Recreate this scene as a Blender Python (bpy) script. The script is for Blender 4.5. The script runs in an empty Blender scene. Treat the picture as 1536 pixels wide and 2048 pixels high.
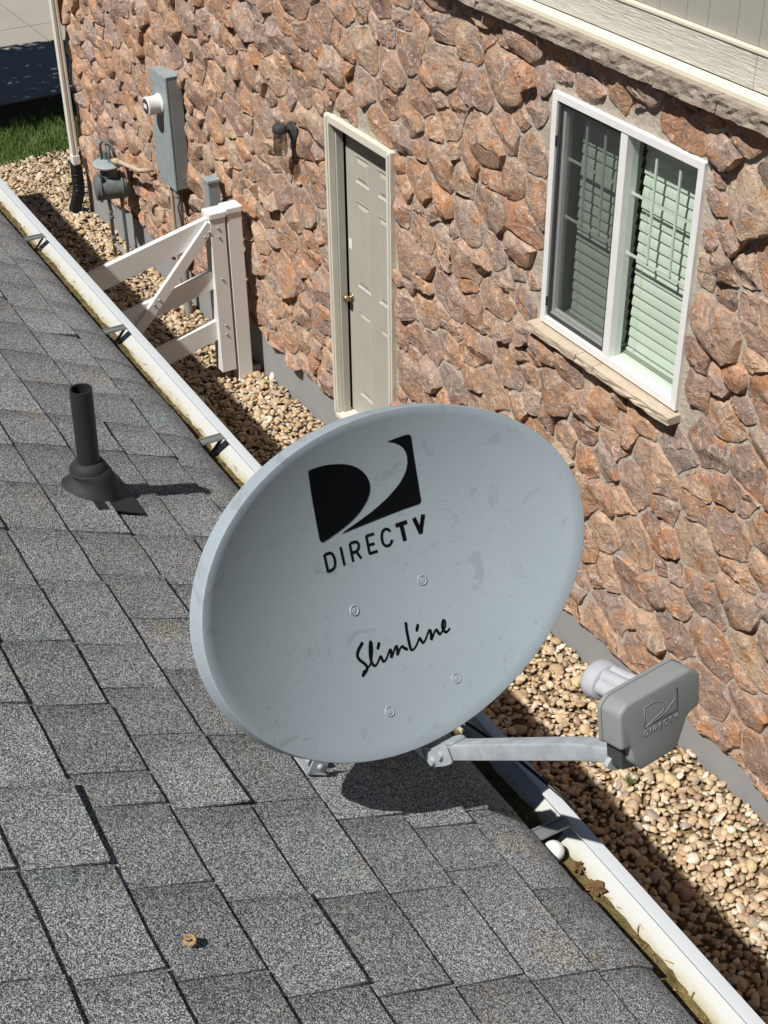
import bpy, bmesh, math, random
import numpy as np
from mathutils import Vector, Matrix

rnd = random.Random(7)
rng = np.random.default_rng(7)
S = bpy.context.scene
COL = S.collection

# ------------------------------------------------------------------ camera
CAM = np.array([0.0, -4.06, 5.42])
RIGHT = np.array([0.50490342, 0.86310001, -0.01144127])
DOWN = np.array([0.49152522, -0.29838193, -0.81815108])
FWD = np.array([-0.70956007, 0.40746361, -0.57488948])
cd = bpy.data.cameras.new('camera')
co = bpy.data.objects.new('camera', cd)
COL.objects.link(co)
m = Matrix.Identity(4)
for i in range(3):
    m[i][0], m[i][1], m[i][2], m[i][3] = RIGHT[i], -DOWN[i], -FWD[i], CAM[i]
co.matrix_world = m
cd.sensor_fit = 'VERTICAL'
cd.sensor_height = 24.0
cd.lens = 24.0 * 2864.08 / 2048.0
cd.clip_start, cd.clip_end = 0.05, 600
S.camera = co

# ------------------------------------------------------------------ sky, sun, exposure
sun_v = Vector((0.672 * math.tan(math.radians(15)), -0.672, 1.0)).normalized()
W = bpy.data.worlds.new('World')
S.world = W
W.use_nodes = True
wn = W.node_tree
bg = wn.nodes['Background']
sky = wn.nodes.new('ShaderNodeTexSky')
sky.sky_type = 'NISHITA'
sky.sun_disc = False
sky.altitude = 3000
sky.air_density = 0.7
sky.dust_density = 0.0
sky.sun_elevation = math.asin(sun_v.z)
sky.sun_rotation = math.atan2(sun_v.x, sun_v.y)
wn.links.new(sky.outputs[0], bg.inputs[0])
bg.inputs[1].default_value = 0.05
sl = bpy.data.lights.new('sun', 'SUN')
sl.energy = 5.0
sl.angle = math.radians(0.53)
sl.color = (1.0, 0.97, 0.92)
so = bpy.data.objects.new('sun', sl)
COL.objects.link(so)
so.location = (4, -10, 14)
so.rotation_euler = sun_v.to_track_quat('Z', 'Y').to_euler()
S.view_settings.view_transform = 'Standard'
S.view_settings.look = 'None'
S.view_settings.exposure = 0.15
S.view_settings.gamma = 1.0
S.render.engine = 'CYCLES'
S.cycles.max_bounces = 6


def proj(P):
    P = np.asarray(P, float) - CAM
    z = P @ FWD
    return (768 + 2864.08 * (P @ RIGHT) / z) / 2, (1024 + 2864.08 * (P @ DOWN) / z) / 2, z


# ------------------------------------------------------------------ materials
class NT:
    def __init__(s, name):
        s.m = bpy.data.materials.new(name)
        s.m.use_nodes = True
        s.t = s.m.node_tree
        s.b = s.t.nodes['Principled BSDF']

    def n(s, typ, **kw):
        nd = s.t.nodes.new('ShaderNode' + typ)
        for k, v in kw.items():
            if hasattr(nd, k) and k not in ('Scale',):
                setattr(nd, k, v)
        return nd

    def l(s, a, b):
        s.t.links.new(a, b)

    def coord(s, scale=None):
        tc = s.n('TexCoord')
        if scale is None:
            return tc.outputs['Object']
        mp = s.n('Mapping')
        mp.inputs['Scale'].default_value = scale
        s.l(tc.outputs['Object'], mp.inputs[0])
        return mp.outputs[0]

    def noise(s, scale, detail=4, rough=0.55, co=None, dist=0.0):
        nd = s.n('TexNoise')
        nd.inputs['Scale'].default_value = scale
        nd.inputs['Detail'].default_value = detail
        nd.inputs['Roughness'].default_value = rough
        nd.inputs['Distortion'].default_value = dist
        s.l(co if co is not None else s.coord(), nd.inputs['Vector'])
        return nd.outputs['Fac']

    def voro(s, scale, co=None, out='Color', feature='F1'):
        nd = s.n('TexVoronoi')
        nd.feature = feature
        nd.inputs['Scale'].default_value = scale
        s.l(co if co is not None else s.coord(), nd.inputs['Vector'])
        return nd.outputs[out]

    def ramp(s, fac, stops, interp='LINEAR'):
        nd = s.n('ValToRGB')
        cr = nd.color_ramp
        cr.interpolation = interp
        while len(cr.elements) < len(stops):
            cr.elements.new(0.5)
        for e, (p, c) in zip(cr.elements, stops):
            e.position = p
            e.color = (c[0], c[1], c[2], 1) if isinstance(c, (tuple, list)) else (c, c, c, 1)
        s.l(fac, nd.inputs[0])
        return nd.outputs[0]

    def mix(s, fac, a, b, mode='MIX'):
        nd = s.n('Mix')
        nd.data_type = 'RGBA'
        nd.blend_type = mode
        for sock, v in ((nd.inputs[0], fac), (nd.inputs[6], a), (nd.inputs[7], b)):
            if isinstance(v, bpy.types.NodeSocket):
                s.l(v, sock)
            elif isinstance(v, (tuple, list)):
                sock.default_value = (*v, 1)
            else:
                sock.default_value = v
        return nd.outputs[2]

    def math(s, op, a, b=0.5, clamp=False):
        nd = s.n('Math')
        nd.operation = op
        nd.use_clamp = clamp
        for sock, v in ((nd.inputs[0], a), (nd.inputs[1], b)):
            if isinstance(v, bpy.types.NodeSocket):
                s.l(v, sock)
            else:
                sock.default_value = v
        return nd.outputs[0]

    def attr(s, name):
        nd = s.n('Attribute')
        nd.attribute_name = name
        return nd.outputs['Fac']

    def bump(s, h, strength=0.5, dist=0.01):
        nd = s.n('Bump')
        nd.inputs['Strength'].default_value = strength
        nd.inputs['Distance'].default_value = dist
        s.l(h, nd.inputs['Height'])
        s.l(nd.outputs[0], s.b.inputs['Normal'])

    def col(s, c):
        if isinstance(c, bpy.types.NodeSocket):
            s.l(c, s.b.inputs['Base Color'])
        else:
            s.b.inputs['Base Color'].default_value = (*c, 1)

    def rough(s, r, spec=0.5, metal=0.0):
        s.b.inputs['Roughness'].default_value = r
        s.b.inputs['Specular IOR Level'].default_value = spec
        s.b.inputs['Metallic'].default_value = metal


def plain(name, c, rough=0.5, spec=0.4, metal=0.0, ns=9.0, amt=0.12, bump=0.0, bs=60.0, bd=0.002):
    t = NT(name)
    d = tuple(x * (1 - amt) for x in c)
    e = tuple(min(1, x * (1 + amt * 0.6)) for x in c)
    t.col(t.ramp(t.noise(ns, 5, 0.6), [(0.3, d), (0.7, e)]))
    t.rough(rough, spec, metal)
    if bump:
        t.bump(t.noise(bs, 3), bump, bd)
    return t.m


M = {}


def mat_stone():
    t = NT('stone')
    ti = t.attr('tint')
    base = t.ramp(ti, [(0.0, (.50, .31, .22)), (0.14, (.62, .44, .33)), (0.28, (.38, .255, .205)), (0.42, (.60, .36, .24)),
                       (0.55, (.66, .48, .36)), (0.68, (.45, .36, .325)), (0.80, (.56, .39, .30)), (0.90, (.34, .245, .21)), (1.0, (.68, .53, .40))])
    patch = t.noise(5, 5, 0.72, dist=1.0)
    grey = t.mix(t.ramp(patch, [(0.50, 0.0), (0.58, 0.8)]), base, (.36, .295, .27))
    rust = t.mix(t.ramp(t.noise(8, 5, 0.68, dist=0.7), [(0.52, 0.0), (0.62, 0.8)]), grey, (.60, .325, .19))
    pale = t.mix(t.ramp(t.noise(13, 8, 0.78, dist=2.2), [(0.53, 0.0), (0.60, 0.8)]), rust, (.82, .67, .53))
    vein = t.mix(t.ramp(t.noise(24, 7, 0.78, dist=2.0), [(0.36, 0.85), (0.44, 0.0)]), pale, (.20, .125, .095))
    hs = t.n('HueSaturation')
    hs.inputs['Saturation'].default_value = 1.13
    hs.inputs['Value'].default_value = 1.0
    t.l(vein, hs.inputs['Color'])
    t.col(hs.outputs[0])
    t.rough(0.85, 0.2)
    h1 = t.noise(9, 8, 0.70, dist=1.6)
    h2 = t.noise(30, 6, 0.72, dist=1.2, co=t.coord((1, 1, 0.6)))
    h3 = t.noise(90, 4, 0.7)
    h = t.math('ADD', t.math('MULTIPLY', h1, 1.0), t.math('ADD', t.math('MULTIPLY', h2, 0.45), t.math('MULTIPLY', h3, 0.2)))
    t.bump(h, 1.0, 0.028)
    return t.m


def mat_shingle():
    t = NT('shingle')
    ti = t.attr('tint')
    gu = t.attr('gu')
    gr = t.voro(760)
    sep = t.n('SeparateColor')
    t.l(gr, sep.inputs[0])
    spk = t.ramp(sep.outputs[0], [(0.0, .010), (0.30, .042), (0.52, .14), (0.75, .34), (1.0, .74)])
    # darker blend band printed along one side of every tab
    band = t.math('ADD', gu, t.math('MULTIPLY', t.noise(6, 3), 0.5))
    bl = t.ramp(band, [(0.22, .68), (0.66, 1.0), (1.2, 1.0)])
    c = t.mix(1.0, spk, bl, 'MULTIPLY')
    c = t.mix(1.0, c, t.ramp(ti, [(0, .86), (1, 1.16)]), 'MULTIPLY')
    hue = t.noise(9, 4, 0.6)
    c = t.mix(t.ramp(hue, [(0.60, 0.0), (0.72, 0.55)]), c, t.mix(1.0, c, (.78, 1.08, 1.04), 'MULTIPLY'))
    hue2 = t.noise(8.3, 4, 0.6, co=t.coord((1, 1, 1.7)))
    c = t.mix(t.ramp(hue2, [(0.60, 0.0), (0.72, 0.6)]), c, t.mix(1.0, c, (1.12, 1.02, .72), 'MULTIPLY'))
    t.col(c)
    t.rough(0.85, 0.3)
    t.bump(sep.outputs[1], 0.5, 0.0012)
    return t.m


def mat_pebble():
    t = NT('pebble')
    ti = t.attr('tint')
    c = t.ramp(ti, [(0.0, (.44, .31, .18)), (0.10, (.58, .45, .28)), (0.24, (.64, .51, .34)), (0.36, (.46, .35, .24)),
                    (0.46, (.68, .57, .42)), (0.60, (.54, .38, .25)), (0.70, (.42, .35, .28)), (0.78, (.64, .48, .29)),
                    (0.86, (.74, .68, .57)), (0.94, (.36, .23, .17)), (0.97, (.33, .30, .27))], 'CONSTANT')
    v = t.noise(45, 4, 0.6)
    c = t.mix(t.ramp(v, [(0.35, 0.5), (0.65, 0.08)]), c, (.33, .23, .13))
    t.col(c)
    t.rough(0.6, 0.35)
    t.bump(t.noise(140, 3), 0.25, 0.003)
    return t.m


def mat_dish():
    t = NT('dish_paint')
    big = t.noise(2.6, 3, 0.5)
    c = t.ramp(big, [(0.35, (.29, .34, .368)), (0.7, (.318, .37, .398))])
    sm = t.noise(7, 5, 0.62, co=t.coord((1.0, 1.6, 2.4)), dist=1.4)
    c = t.mix(t.ramp(sm, [(0.60, 0.0), (0.65, 0.55)]), c, (.225, .26, .28))
    st = t.noise(30, 4, 0.6, co=t.coord((.5, 1.6, 3.0)), dist=0.8)
    c = t.mix(t.ramp(st, [(0.635, 0.0), (0.69, 0.5)]), c, (.215, .245, .265))
    dot = t.voro(38, out='Distance')
    c = t.mix(t.ramp(dot, [(0.04, 0.5), (0.09, 0.0)]), c, (.20, .22, .23))
    t.col(c)
    t.rough(0.55, 0.35)
    t.bump(t.noise(220, 3), 0.12, 0.001)
    return t.m


def mat_gutter():
    t = NT('gutter_aluminium')
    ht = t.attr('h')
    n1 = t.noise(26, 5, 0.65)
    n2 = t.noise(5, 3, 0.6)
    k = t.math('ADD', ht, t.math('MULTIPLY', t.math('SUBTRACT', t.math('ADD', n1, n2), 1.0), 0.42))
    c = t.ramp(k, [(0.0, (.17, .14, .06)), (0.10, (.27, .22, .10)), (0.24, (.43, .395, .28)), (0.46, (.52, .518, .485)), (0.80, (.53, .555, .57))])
    fl = t.noise(60, 4, 0.6)
    c = t.mix(t.ramp(fl, [(0.68, 0.0), (0.78, 0.3)]), c, (.45, .45, .42))
    t.col(c)
    t.rough(0.38, 0.5)
    return t.m


def mat_glass():
    t = NT('window_glass')
    tr = t.n('BsdfTransparent')
    tr.inputs[0].default_value = (.935, .972, .945, 1)
    gl = t.n('BsdfGlossy')
    gl.inputs['Roughness'].default_value = 0.02
    lw = t.n('LayerWeight')
    lw.inputs[0].default_value = 0.5
    refl_ = t.math('ADD', t.math('MULTIPLY', t.math('POWER', lw.outputs['Facing'], 4.0), 0.6), 0.045)
    mx = t.n('MixShader')
    t.l(refl_, mx.inputs[0])
    t.l(tr.outputs[0], mx.inputs[1])
    t.l(gl.outputs[0], mx.inputs[2])
    t.l(mx.outputs[0], t.t.nodes['Material Output'].inputs['Surface'])
    return t.m


def mat_screen():
    t = NT('insect_screen')
    tr = t.n('BsdfTransparent')
    df = t.n('BsdfDiffuse')
    df.inputs[0].default_value = (.05, .055, .055, 1)
    mx = t.n('MixShader')
    mx.inputs[0].default_value = 0.45
    t.l(tr.outputs[0], mx.inputs[1])
    t.l(df.outputs[0], mx.inputs[2])
    t.l(mx.outputs[0], t.t.nodes['Material Output'].inputs['Surface'])
    return t.m


def mat_jar():
    t = NT('jar_glass')
    tr = t.n('BsdfTransparent')
    tr.inputs[0].default_value = (.62, .58, .50, 1)
    gl = t.n('BsdfGlossy')
    gl.inputs['Roughness'].default_value = 0.15
    mx = t.n('MixShader')
    mx.inputs[0].default_value = 0.24
    t.l(tr.outputs[0], mx.inputs[1])
    t.l(gl.outputs[0], mx.inputs[2])
    t.l(mx.outputs[0], t.t.nodes['Material Output'].inputs['Surface'])
    return t.m


def mat_board():
    t = NT('woodgrain_board')
    t.col(t.ramp(t.noise(4, 4), [(0.3, (.66, .63, .545)), (0.7, (.70, .67, .585))]))
    g = t.noise(34, 4, 0.6, co=t.coord((0.16, 1, 1.6)), dist=1.6)
    g2 = t.noise(90, 5, 0.6, co=t.coord((0.05, 1, 1.2)), dist=2.2)
    t.bump(t.math('ADD', g, g2), 0.9, 0.010)
    t.rough(0.6, 0.3)
    return t.m


def mat_concrete(name, c, sc=3.0, spots=True):
    t = NT(name)
    a = tuple(x * .86 for x in c)
    cc = t.ramp(t.noise(sc, 6, 0.6), [(0.3, a), (0.7, c)])
    if spots:
        cc = t.mix(t.ramp(t.noise(24, 5, 0.7, co=t.coord((1, 1, 1.4))), [(0.66, 0.0), (0.74, 0.7)]), cc, tuple(min(1, x * 1.7) for x in c))
    t.col(cc)
    t.rough(0.85, 0.2)
    t.bump(t.noise(70, 4), 0.3, 0.004)
    return t.m


M['stone'] = mat_stone()
M['mortar'] = plain('mortar', (.46, .405, .335), .9, .15, ns=14, amt=.22, bump=.8, bs=45, bd=.012)
M['sill'] = plain('sill_stone', (.53, .44, .34), .85, .2, ns=18, amt=.15, bump=.4, bs=70, bd=.004)
M['ledge'] = plain('ledge_stone', (.34, .285, .23), .9, .15, ns=16, amt=.28, bump=.9, bs=55, bd=.01)
M['foundation'] = mat_concrete('foundation_parge', (.31, .31, .315), 2.5, True)
M['shingle'] = mat_shingle()
M['deck'] = plain('roof_underlay', (.02, .02, .022), .9, .1)
M['pebble'] = mat_pebble()
M['soil'] = plain('soil', (.20, .145, .085), .95, .1, ns=30, amt=.4, bump=.6, bs=60, bd=.01)
M['dish'] = mat_dish()
M['black'] = plain('black_print', (.004, .0045, .005), .9, .05, amt=.1)
M['galv'] = plain('galvanised_steel', (.40, .435, .455), .5, .45, .15, ns=34, amt=.22)
M['lnb'] = plain('lnb_plastic', (.245, .258, .25), .5, .3, ns=6, amt=.08, bump=.1, bs=300, bd=.0006)
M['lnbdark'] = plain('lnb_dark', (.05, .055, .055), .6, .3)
M['horn'] = plain('feed_plastic', (.44, .44, .465), .5, .4, ns=20, amt=.08)
M['white'] = plain('white_vinyl', (.78, .775, .755), .4, .4, ns=5, amt=.04)
M['wframe'] = plain('window_vinyl', (.80, .80, .78), .4, .4, ns=7, amt=.05)
M['cream'] = plain('cream_trim', (.66, .635, .55), .55, .35, ns=6, amt=.06)
M['drip'] = plain('drip_cap', (.70, .66, .54), .5, .4, ns=6, amt=.04)
M['board'] = mat_board()
M['door'] = plain('door_paint', (.43, .42, .365), .5, .4, ns=4, amt=.05)
M['siding'] = plain('grey_siding', (.34, .325, .285), .7, .25, ns=20, amt=.06, bump=.3, bs=90, bd=.003)
M['gutter'] = mat_gutter()
M['fascia'] = plain('fascia_paint', (.62, .62, .60), .5, .3)
M['meter'] = plain('meter_grey', (.30, .345, .36), .5, .45, ns=14, amt=.16)
M['metershade'] = plain('meter_side_shaded', (.235, .255, .26), .5, .45, ns=10, amt=.08)  # darker copy of the meter grey: weaker light on the side, put into colour
M['whiteplastic'] = plain('white_plastic', (.72, .70, .66), .4, .4)
M['gas'] = plain('gas_grey', (.13, .15, .15), .55, .4, ns=20, amt=.2)
M['pipegrey'] = plain('pipe_grey', (.30, .30, .28), .55, .4, ns=16, amt=.15)
M['pipetan'] = plain('pipe_tan', (.48, .38, .28), .6, .3, ns=16, amt=.12)
M['corr'] = plain('corrugated_black', (.012, .012, .012), .4, .4)
M['pvcblack'] = plain('black_pipe', (.022, .023, .025), .55, .35, ns=20, amt=.2)
M['rubber'] = plain('black_rubber', (.028, .029, .031), .7, .3, ns=25, amt=.2)
M['brass'] = plain('brass', (.42, .32, .18), .35, .5, .8)
M['steel'] = plain('bracket_steel', (.26, .275, .27), .4, .5, .4, ns=30, amt=.15)
M['lampblack'] = plain('lamp_grey', (.06, .065, .07), .45, .4, .2)
M['glass'] = mat_glass()
M['screen'] = mat_screen()
M['jar'] = mat_jar()
M['slat'] = plain('blind_slat', (.72, .74, .69), .45, .35, ns=5, amt=.04)
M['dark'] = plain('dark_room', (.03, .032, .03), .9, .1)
M['debris'] = plain('gutter_debris', (.15, .115, .05), .95, .1, ns=38, amt=.55, bump=1.0, bs=120, bd=.008)
M['leaf'] = plain('dry_leaf', (.17, .10, .045), .8, .2, ns=40, amt=.3)
M['nest'] = plain('dry_curl', (.40, .26, .14), .85, .2, ns=90, amt=.5)
M['ball'] = plain('ball_white', (.80, .79, .75), .35, .5, ns=30, amt=.05)
M['concrete'] = mat_concrete('driveway_concrete', (.35, .325, .285), 1.2, False)
M['grass'] = plain('grass', (.115, .18, .045), .7, .25, ns=8, amt=.35)
M['lawn'] = plain('lawn_soil', (.045, .06, .02), .95, .1, ns=10, amt=.4)
M['mulch'] = plain('mulch', (.085, .045, .025), .95, .1, ns=30, amt=.5, bump=.8, bs=60, bd=.02)
M['bark'] = plain('bark', (.12, .085, .06), .9, .1, ns=14, amt=.3, bump=.8, bs=30, bd=.02)
M['foliage'] = plain('foliage', (.06, .11, .03), .7, .3, ns=3, amt=.35)
M['blue'] = plain('screw_metal', (.45, .45, .44), .4, .5, .6)
M['paper'] = plain('paper', (.78, .77, .73), .7, .2)


# ------------------------------------------------------------------ object helpers
MATW = {}


def put(o, parent):
    COL.objects.link(o)
    if parent is not None:
        o.parent = parent
        MATW[o.name] = MATW[parent.name]
    return o


def tag(o, label=None, cat=None, group=None, kind=None):
    if label:
        o['label'] = label
    if cat:
        o['category'] = cat
    if group:
        o['group'] = group
    if kind:
        o['kind'] = kind
    return o


def thing(name, label, cat, loc=(0, 0, 0), rotz=0.0, group=None):
    o = bpy.data.objects.new(name, None)
    o.empty_display_size = 0.1
    COL.objects.link(o)
    o.location = loc
    o.rotation_euler = (0, 0, rotz)
    Mx = Matrix.Translation(Vector(loc)) @ Matrix.Rotation(rotz, 4, 'Z')
    MATW[o.name] = np.array(Mx.inverted())
    return tag(o, label, cat, group)


def obj(name, vf, mat, parent=None, smooth=False, attrs=None, sharp=None, kind=None, local=False):
    V, Fc = vf
    V = np.asarray(V, float).reshape(-1, 3)
    if parent is not None and not local:
        Mi = MATW[parent.name]
        V = V @ Mi[:3, :3].T + Mi[:3, 3]
    me = bpy.data.meshes.new(name)
    if isinstance(Fc, np.ndarray):
        n = len(Fc)
        me.vertices.add(len(V))
        me.vertices.foreach_set('co', V.ravel())
        k = Fc.shape[1]
        me.loops.add(n * k)
        me.loops.foreach_set('vertex_index', Fc.ravel().astype(np.int32))
        me.polygons.add(n)
        me.polygons.foreach_set('loop_start', np.arange(0, n * k, k, dtype=np.int32))
        me.polygons.foreach_set('loop_total', np.full(n, k, np.int32))
        me.update(calc_edges=True)
    else:
        me.from_pydata([tuple(v) for v in V], [], Fc)
    if attrs:
        for an, av in attrs.items():
            a = me.attributes.new(an, 'FLOAT', 'POINT')
            a.data.foreach_set('value', np.asarray(av, np.float32))
    if smooth:
        me.polygons.foreach_set('use_smooth', np.ones(len(me.polygons), bool))
        if sharp:
            me.set_sharp_from_angle(angle=math.radians(sharp))
    me.materials.append(mat)
    o = bpy.data.objects.new(name, me)
    put(o, parent)
    if kind:
        o['kind'] = kind
    return o


def join(parts):
    V, Fc, k = [], [], 0
    for v, f in parts:
        V += [tuple(p) for p in v]
        Fc += [tuple(i + k for i in q) for q in f]
        k += len(v)
    return V, Fc


def box(x0, x1, y0, y1, z0, z1, b=0.0):
    if b <= 0:
        V = [(x0, y0, z0), (x1, y0, z0), (x1, y1, z0), (x0, y1, z0), (x0, y0, z1), (x1, y0, z1), (x1, y1, z1), (x0, y1, z1)]
        return V, [(0, 3, 2, 1), (4, 5, 6, 7), (0, 1, 5, 4), (1, 2, 6, 5), (2, 3, 7, 6), (3, 0, 4, 7)]
    bm = bmesh.new()
    bmesh.ops.create_cube(bm, size=1.0)
    for v in bm.verts:
        v.co = Vector(((x0 + x1) / 2 + v.co.x * (x1 - x0), (y0 + y1) / 2 + v.co.y * (y1 - y0), (z0 + z1) / 2 + v.co.z * (z1 - z0)))
    bmesh.ops.bevel(bm, geom=bm.edges[:], offset=b, segments=2, affect='EDGES', profile=0.6)
    return from_bm(bm)


def from_bm(bm):
    bm.verts.index_update()
    V = [tuple(v.co) for v in bm.verts]
    Fc = [tuple(v.index for v in f.verts) for f in bm.faces]
    bm.free()
    return V, Fc


def frame_of(d):
    d = np.asarray(d, float)
    d = d / np.linalg.norm(d)
    up = np.array([0, 0, 1.0]) if abs(d[2]) < .9 else np.array([1.0, 0, 0])
    a = np.cross(up, d)
    a /= np.linalg.norm(a)
    return a, np.cross(d, a), d


def tube(pts, r, n=12, cap=True):
    pts = [np.asarray(p, float) for p in pts]
    V, Fc = [], []
    rs = r if isinstance(r, (list, tuple)) else [r] * len(pts)
    a0 = None
    for i, p in enumerate(pts):
        d = pts[min(i + 1, len(pts) - 1)] - pts[max(i - 1, 0)]
        d /= np.linalg.norm(d)
        if a0 is None:
            a, b, _ = frame_of(d)
        else:
            a = a0 - d * (a0 @ d)
            a /= np.linalg.norm(a)
            b = np.cross(d, a)
        a0 = a
        for k in range(n):
            t = 2 * math.pi * k / n
            V.append(tuple(p + rs[i] * (math.cos(t) * a + math.sin(t) * b)))
        if i:
            for k in range(n):
                q = (k + 1) % n
                Fc.append(((i - 1) * n + k, (i - 1) * n + q, i * n + q, i * n + k))
    if cap:
        Fc.append(tuple(range(n))[::-1])
        Fc.append(tuple(range((len(pts) - 1) * n, len(pts) * n)))
    return V, Fc


def lathe(prof, base, axis=(0, 0, 1), n=28, close=False):
    a, b, d = frame_of(axis)
    base = np.asarray(base, float)
    V, Fc = [], []
    for i, (r, h) in enumerate(prof):
        for k in range(n):
            t = 2 * math.pi * k / n
            V.append(tuple(base + d * h + r * (math.cos(t) * a + math.sin(t) * b)))
        if i:
            for k in range(n):
                q = (k + 1) % n
                Fc.append(((i - 1) * n + k, (i - 1) * n + q, i * n + q, i * n + k))
    Fc.append(tuple(range(n))[::-1])
    Fc.append(tuple(range((len(prof) - 1) * n, len(prof) * n)))
    return V, Fc


def prism(poly, O, ex, ey, ez, h0, h1, bev=0.0):
    """outline (list of 2-D points) extruded along ez from h0 to h1"""
    O, ex, ey, ez = (np.asarray(q, float) for q in (O, ex, ey, ez))
    bm = bmesh.new()
    lo = [bm.verts.new((x, y, h0)) for x, y in poly]
    hi = [bm.verts.new((x, y, h1)) for x, y in poly]
    n = len(poly)
    bm.faces.new(hi)
    bm.faces.new(lo[::-1])
    for i in range(n):
        bm.faces.new((lo[i], lo[(i + 1) % n], hi[(i + 1) % n], hi[i]))
    bmesh.ops.recalc_face_normals(bm, faces=bm.faces[:])
    if bev:
        eds = [e for e in bm.edges if abs(e.verts[0].co.z - e.verts[1].co.z) < 1e-6 and e.verts[0].co.z > (h0 + h1) / 2]
        bmesh.ops.bevel(bm, geom=eds, offset=bev, segments=3, affect='EDGES', profile=0.5)
    V, Fc = from_bm(bm)
    V = [tuple(O + ex * x + ey * y + ez * z) for x, y, z in V]
    return V, Fc


def round_poly(pts, r, seg=5):
    out = []
    n = len(pts)
    for i in range(n):
        p0, p1, p2 = (np.array(pts[(i + k) % n], float) for k in (-1, 0, 1))
        d0, d1 = p0 - p1, p2 - p1
        rr = min(r, np.linalg.norm(d0) * .45, np.linalg.norm(d1) * .45)
        a = p1 + d0 / np.linalg.norm(d0) * rr
        b = p1 + d1 / np.linalg.norm(d1) * rr
        for k in range(seg + 1):
            t = k / seg
            out.append(tuple((1 - t) ** 2 * a + 2 * t * (1 - t) * p1 + t * t * b))
    return out


def vnoise(x, y, seed=0):
    """cheap smooth 2-D value noise, -1..1"""
    def h(i, j):
        n = (int(i) * 374761393 + int(j) * 668265263 + seed * 69069) & 0xffffffff
        n = ((n ^ (n >> 13)) * 1274126177) & 0xffffffff
        return ((n ^ (n >> 16)) & 0xffff) / 32767.5 - 1
    i, j = math.floor(x), math.floor(y)
    u, v = x - i, y - j
    u, v = u * u * (3 - 2 * u), v * v * (3 - 2 * v)
    return (h(i, j) * (1 - u) + h(i + 1, j) * u) * (1 - v) + (h(i, j + 1) * (1 - u) + h(i + 1, j + 1) * u) * v


# ------------------------------------------------------------------ ground
def gz(x):
    return float(np.interp(x, [-60, -16, -13, -9, -8, -5, -3.3, -1], [-.16, -.16, -.09, -.065, -.03, .03, .095, .15]))


xs = [-300, -60, -30, -18, -16, -14.3, -13, -11, -9, -8, -6.5, -5, -3.3, -1, 5, 100]
V, Fc = [], []
for x in xs:
    V += [(x, -200, gz(x) - .03), (x, 200, gz(x) - .03)]
for i in range(len(xs) - 1):
    Fc.append((2 * i, 2 * i + 2, 2 * i + 3, 2 * i + 1))
tag(obj('ground', (V, Fc), M['soil']), kind='structure')


def sheet(name, poly, dz, mat):
    o = obj(name, ([(x, y, gz(x) + dz) for x, y in poly], [tuple(range(len(poly)))]), mat)
    return tag(o, kind='structure')


lawn_poly = [(-14.22, -6), (-14.15, -1.0), (-14.28, -.1), (-14.42, .6), (-14.45, 4), (-15.62, 4), (-15.60, .7), (-15.45, 0), (-15.4, -6)]
sheet('lawn', lawn_poly, -.018, M['lawn'])
sheet('mulch_bed', [(-15.40, -6), (-15.45, 0), (-15.60, .7), (-15.62, 4), (-16.25, 4), (-16.25, -6)], -.014, M['mulch'])
dv = obj('driveway', ([(-16.3, -30, -.188), (-16.3, 30, -.188), (-60, 30, -.188), (-60, -30, -.188)], [(0, 3, 2, 1)]), M['deck'])
tag(dv, kind='structure')
MATW[dv.name] = np.eye(4)
for (x0, x1) in ((-18.95, -16.2), (-21.2, -18.97), (-24.5, -21.22), (-60, -24.52)):
    for (y0, y1) in ((-30, -1.5), (-1.48, 1.52), (1.54, 4.6), (4.62, 30)):
        obj('slab', box(x0, x1, y0, y1, -.187, -.150, .006), M['concrete'], dv)

# river gravel: one mass of pebbles
bm = bmesh.new()
bmesh.ops.create_icosphere(bm, subdivisions=2, radius=1.0)
icoV, icoF = from_bm(bm)
icoV = np.array(icoV)
icoF = np.array(icoF)
cell = .032
gx = np.arange(-14.4, -1.2, cell)
gy = np.arange(-1.8, .0, cell)
PX, PY = np.meshgrid(gx, gy, indexing='ij')
PX = PX.ravel() + rng.uniform(-.5, .5, PX.size) * cell
PY = PY.ravel() + rng.uniform(-.5, .5, PY.size) * cell
edge = np.interp(PY, [-3, -1, -.1, .6], [-14.2, -14.15, -14.28, -14.42])
keep = (PX > edge - rng.uniform(0, .12, PX.size)) & (PY < -.012)
PX, PY = PX[keep], PY[keep]
# a few in front of the corner
ex_x = rng.uniform(-14.5, -12.75, 1500)
ex_y = rng.uniform(0, 1.3, 1500)
k2 = ex_x > np.interp(ex_y, [-.1, .6, 2], [-14.28, -14.42, -14.5])
PX = np.concatenate([PX, ex_x[k2]])
PY = np.concatenate([PY, ex_y[k2]])
n = len(PX)
print('pebbles', n)
size = np.clip(rng.lognormal(math.log(.0215), .36, n), .014, .058)
asp = rng.uniform(.62, 1.0, n)
flat = rng.uniform(.32, .68, n)
ang = rng.uniform(0, 2 * math.pi, n)
tx, ty = rng.normal(0, .28, n), rng.normal(0, .28, n)
zz = np.array([gz(x) for x in PX]) + rng.uniform(-.016, .012, n)
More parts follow.
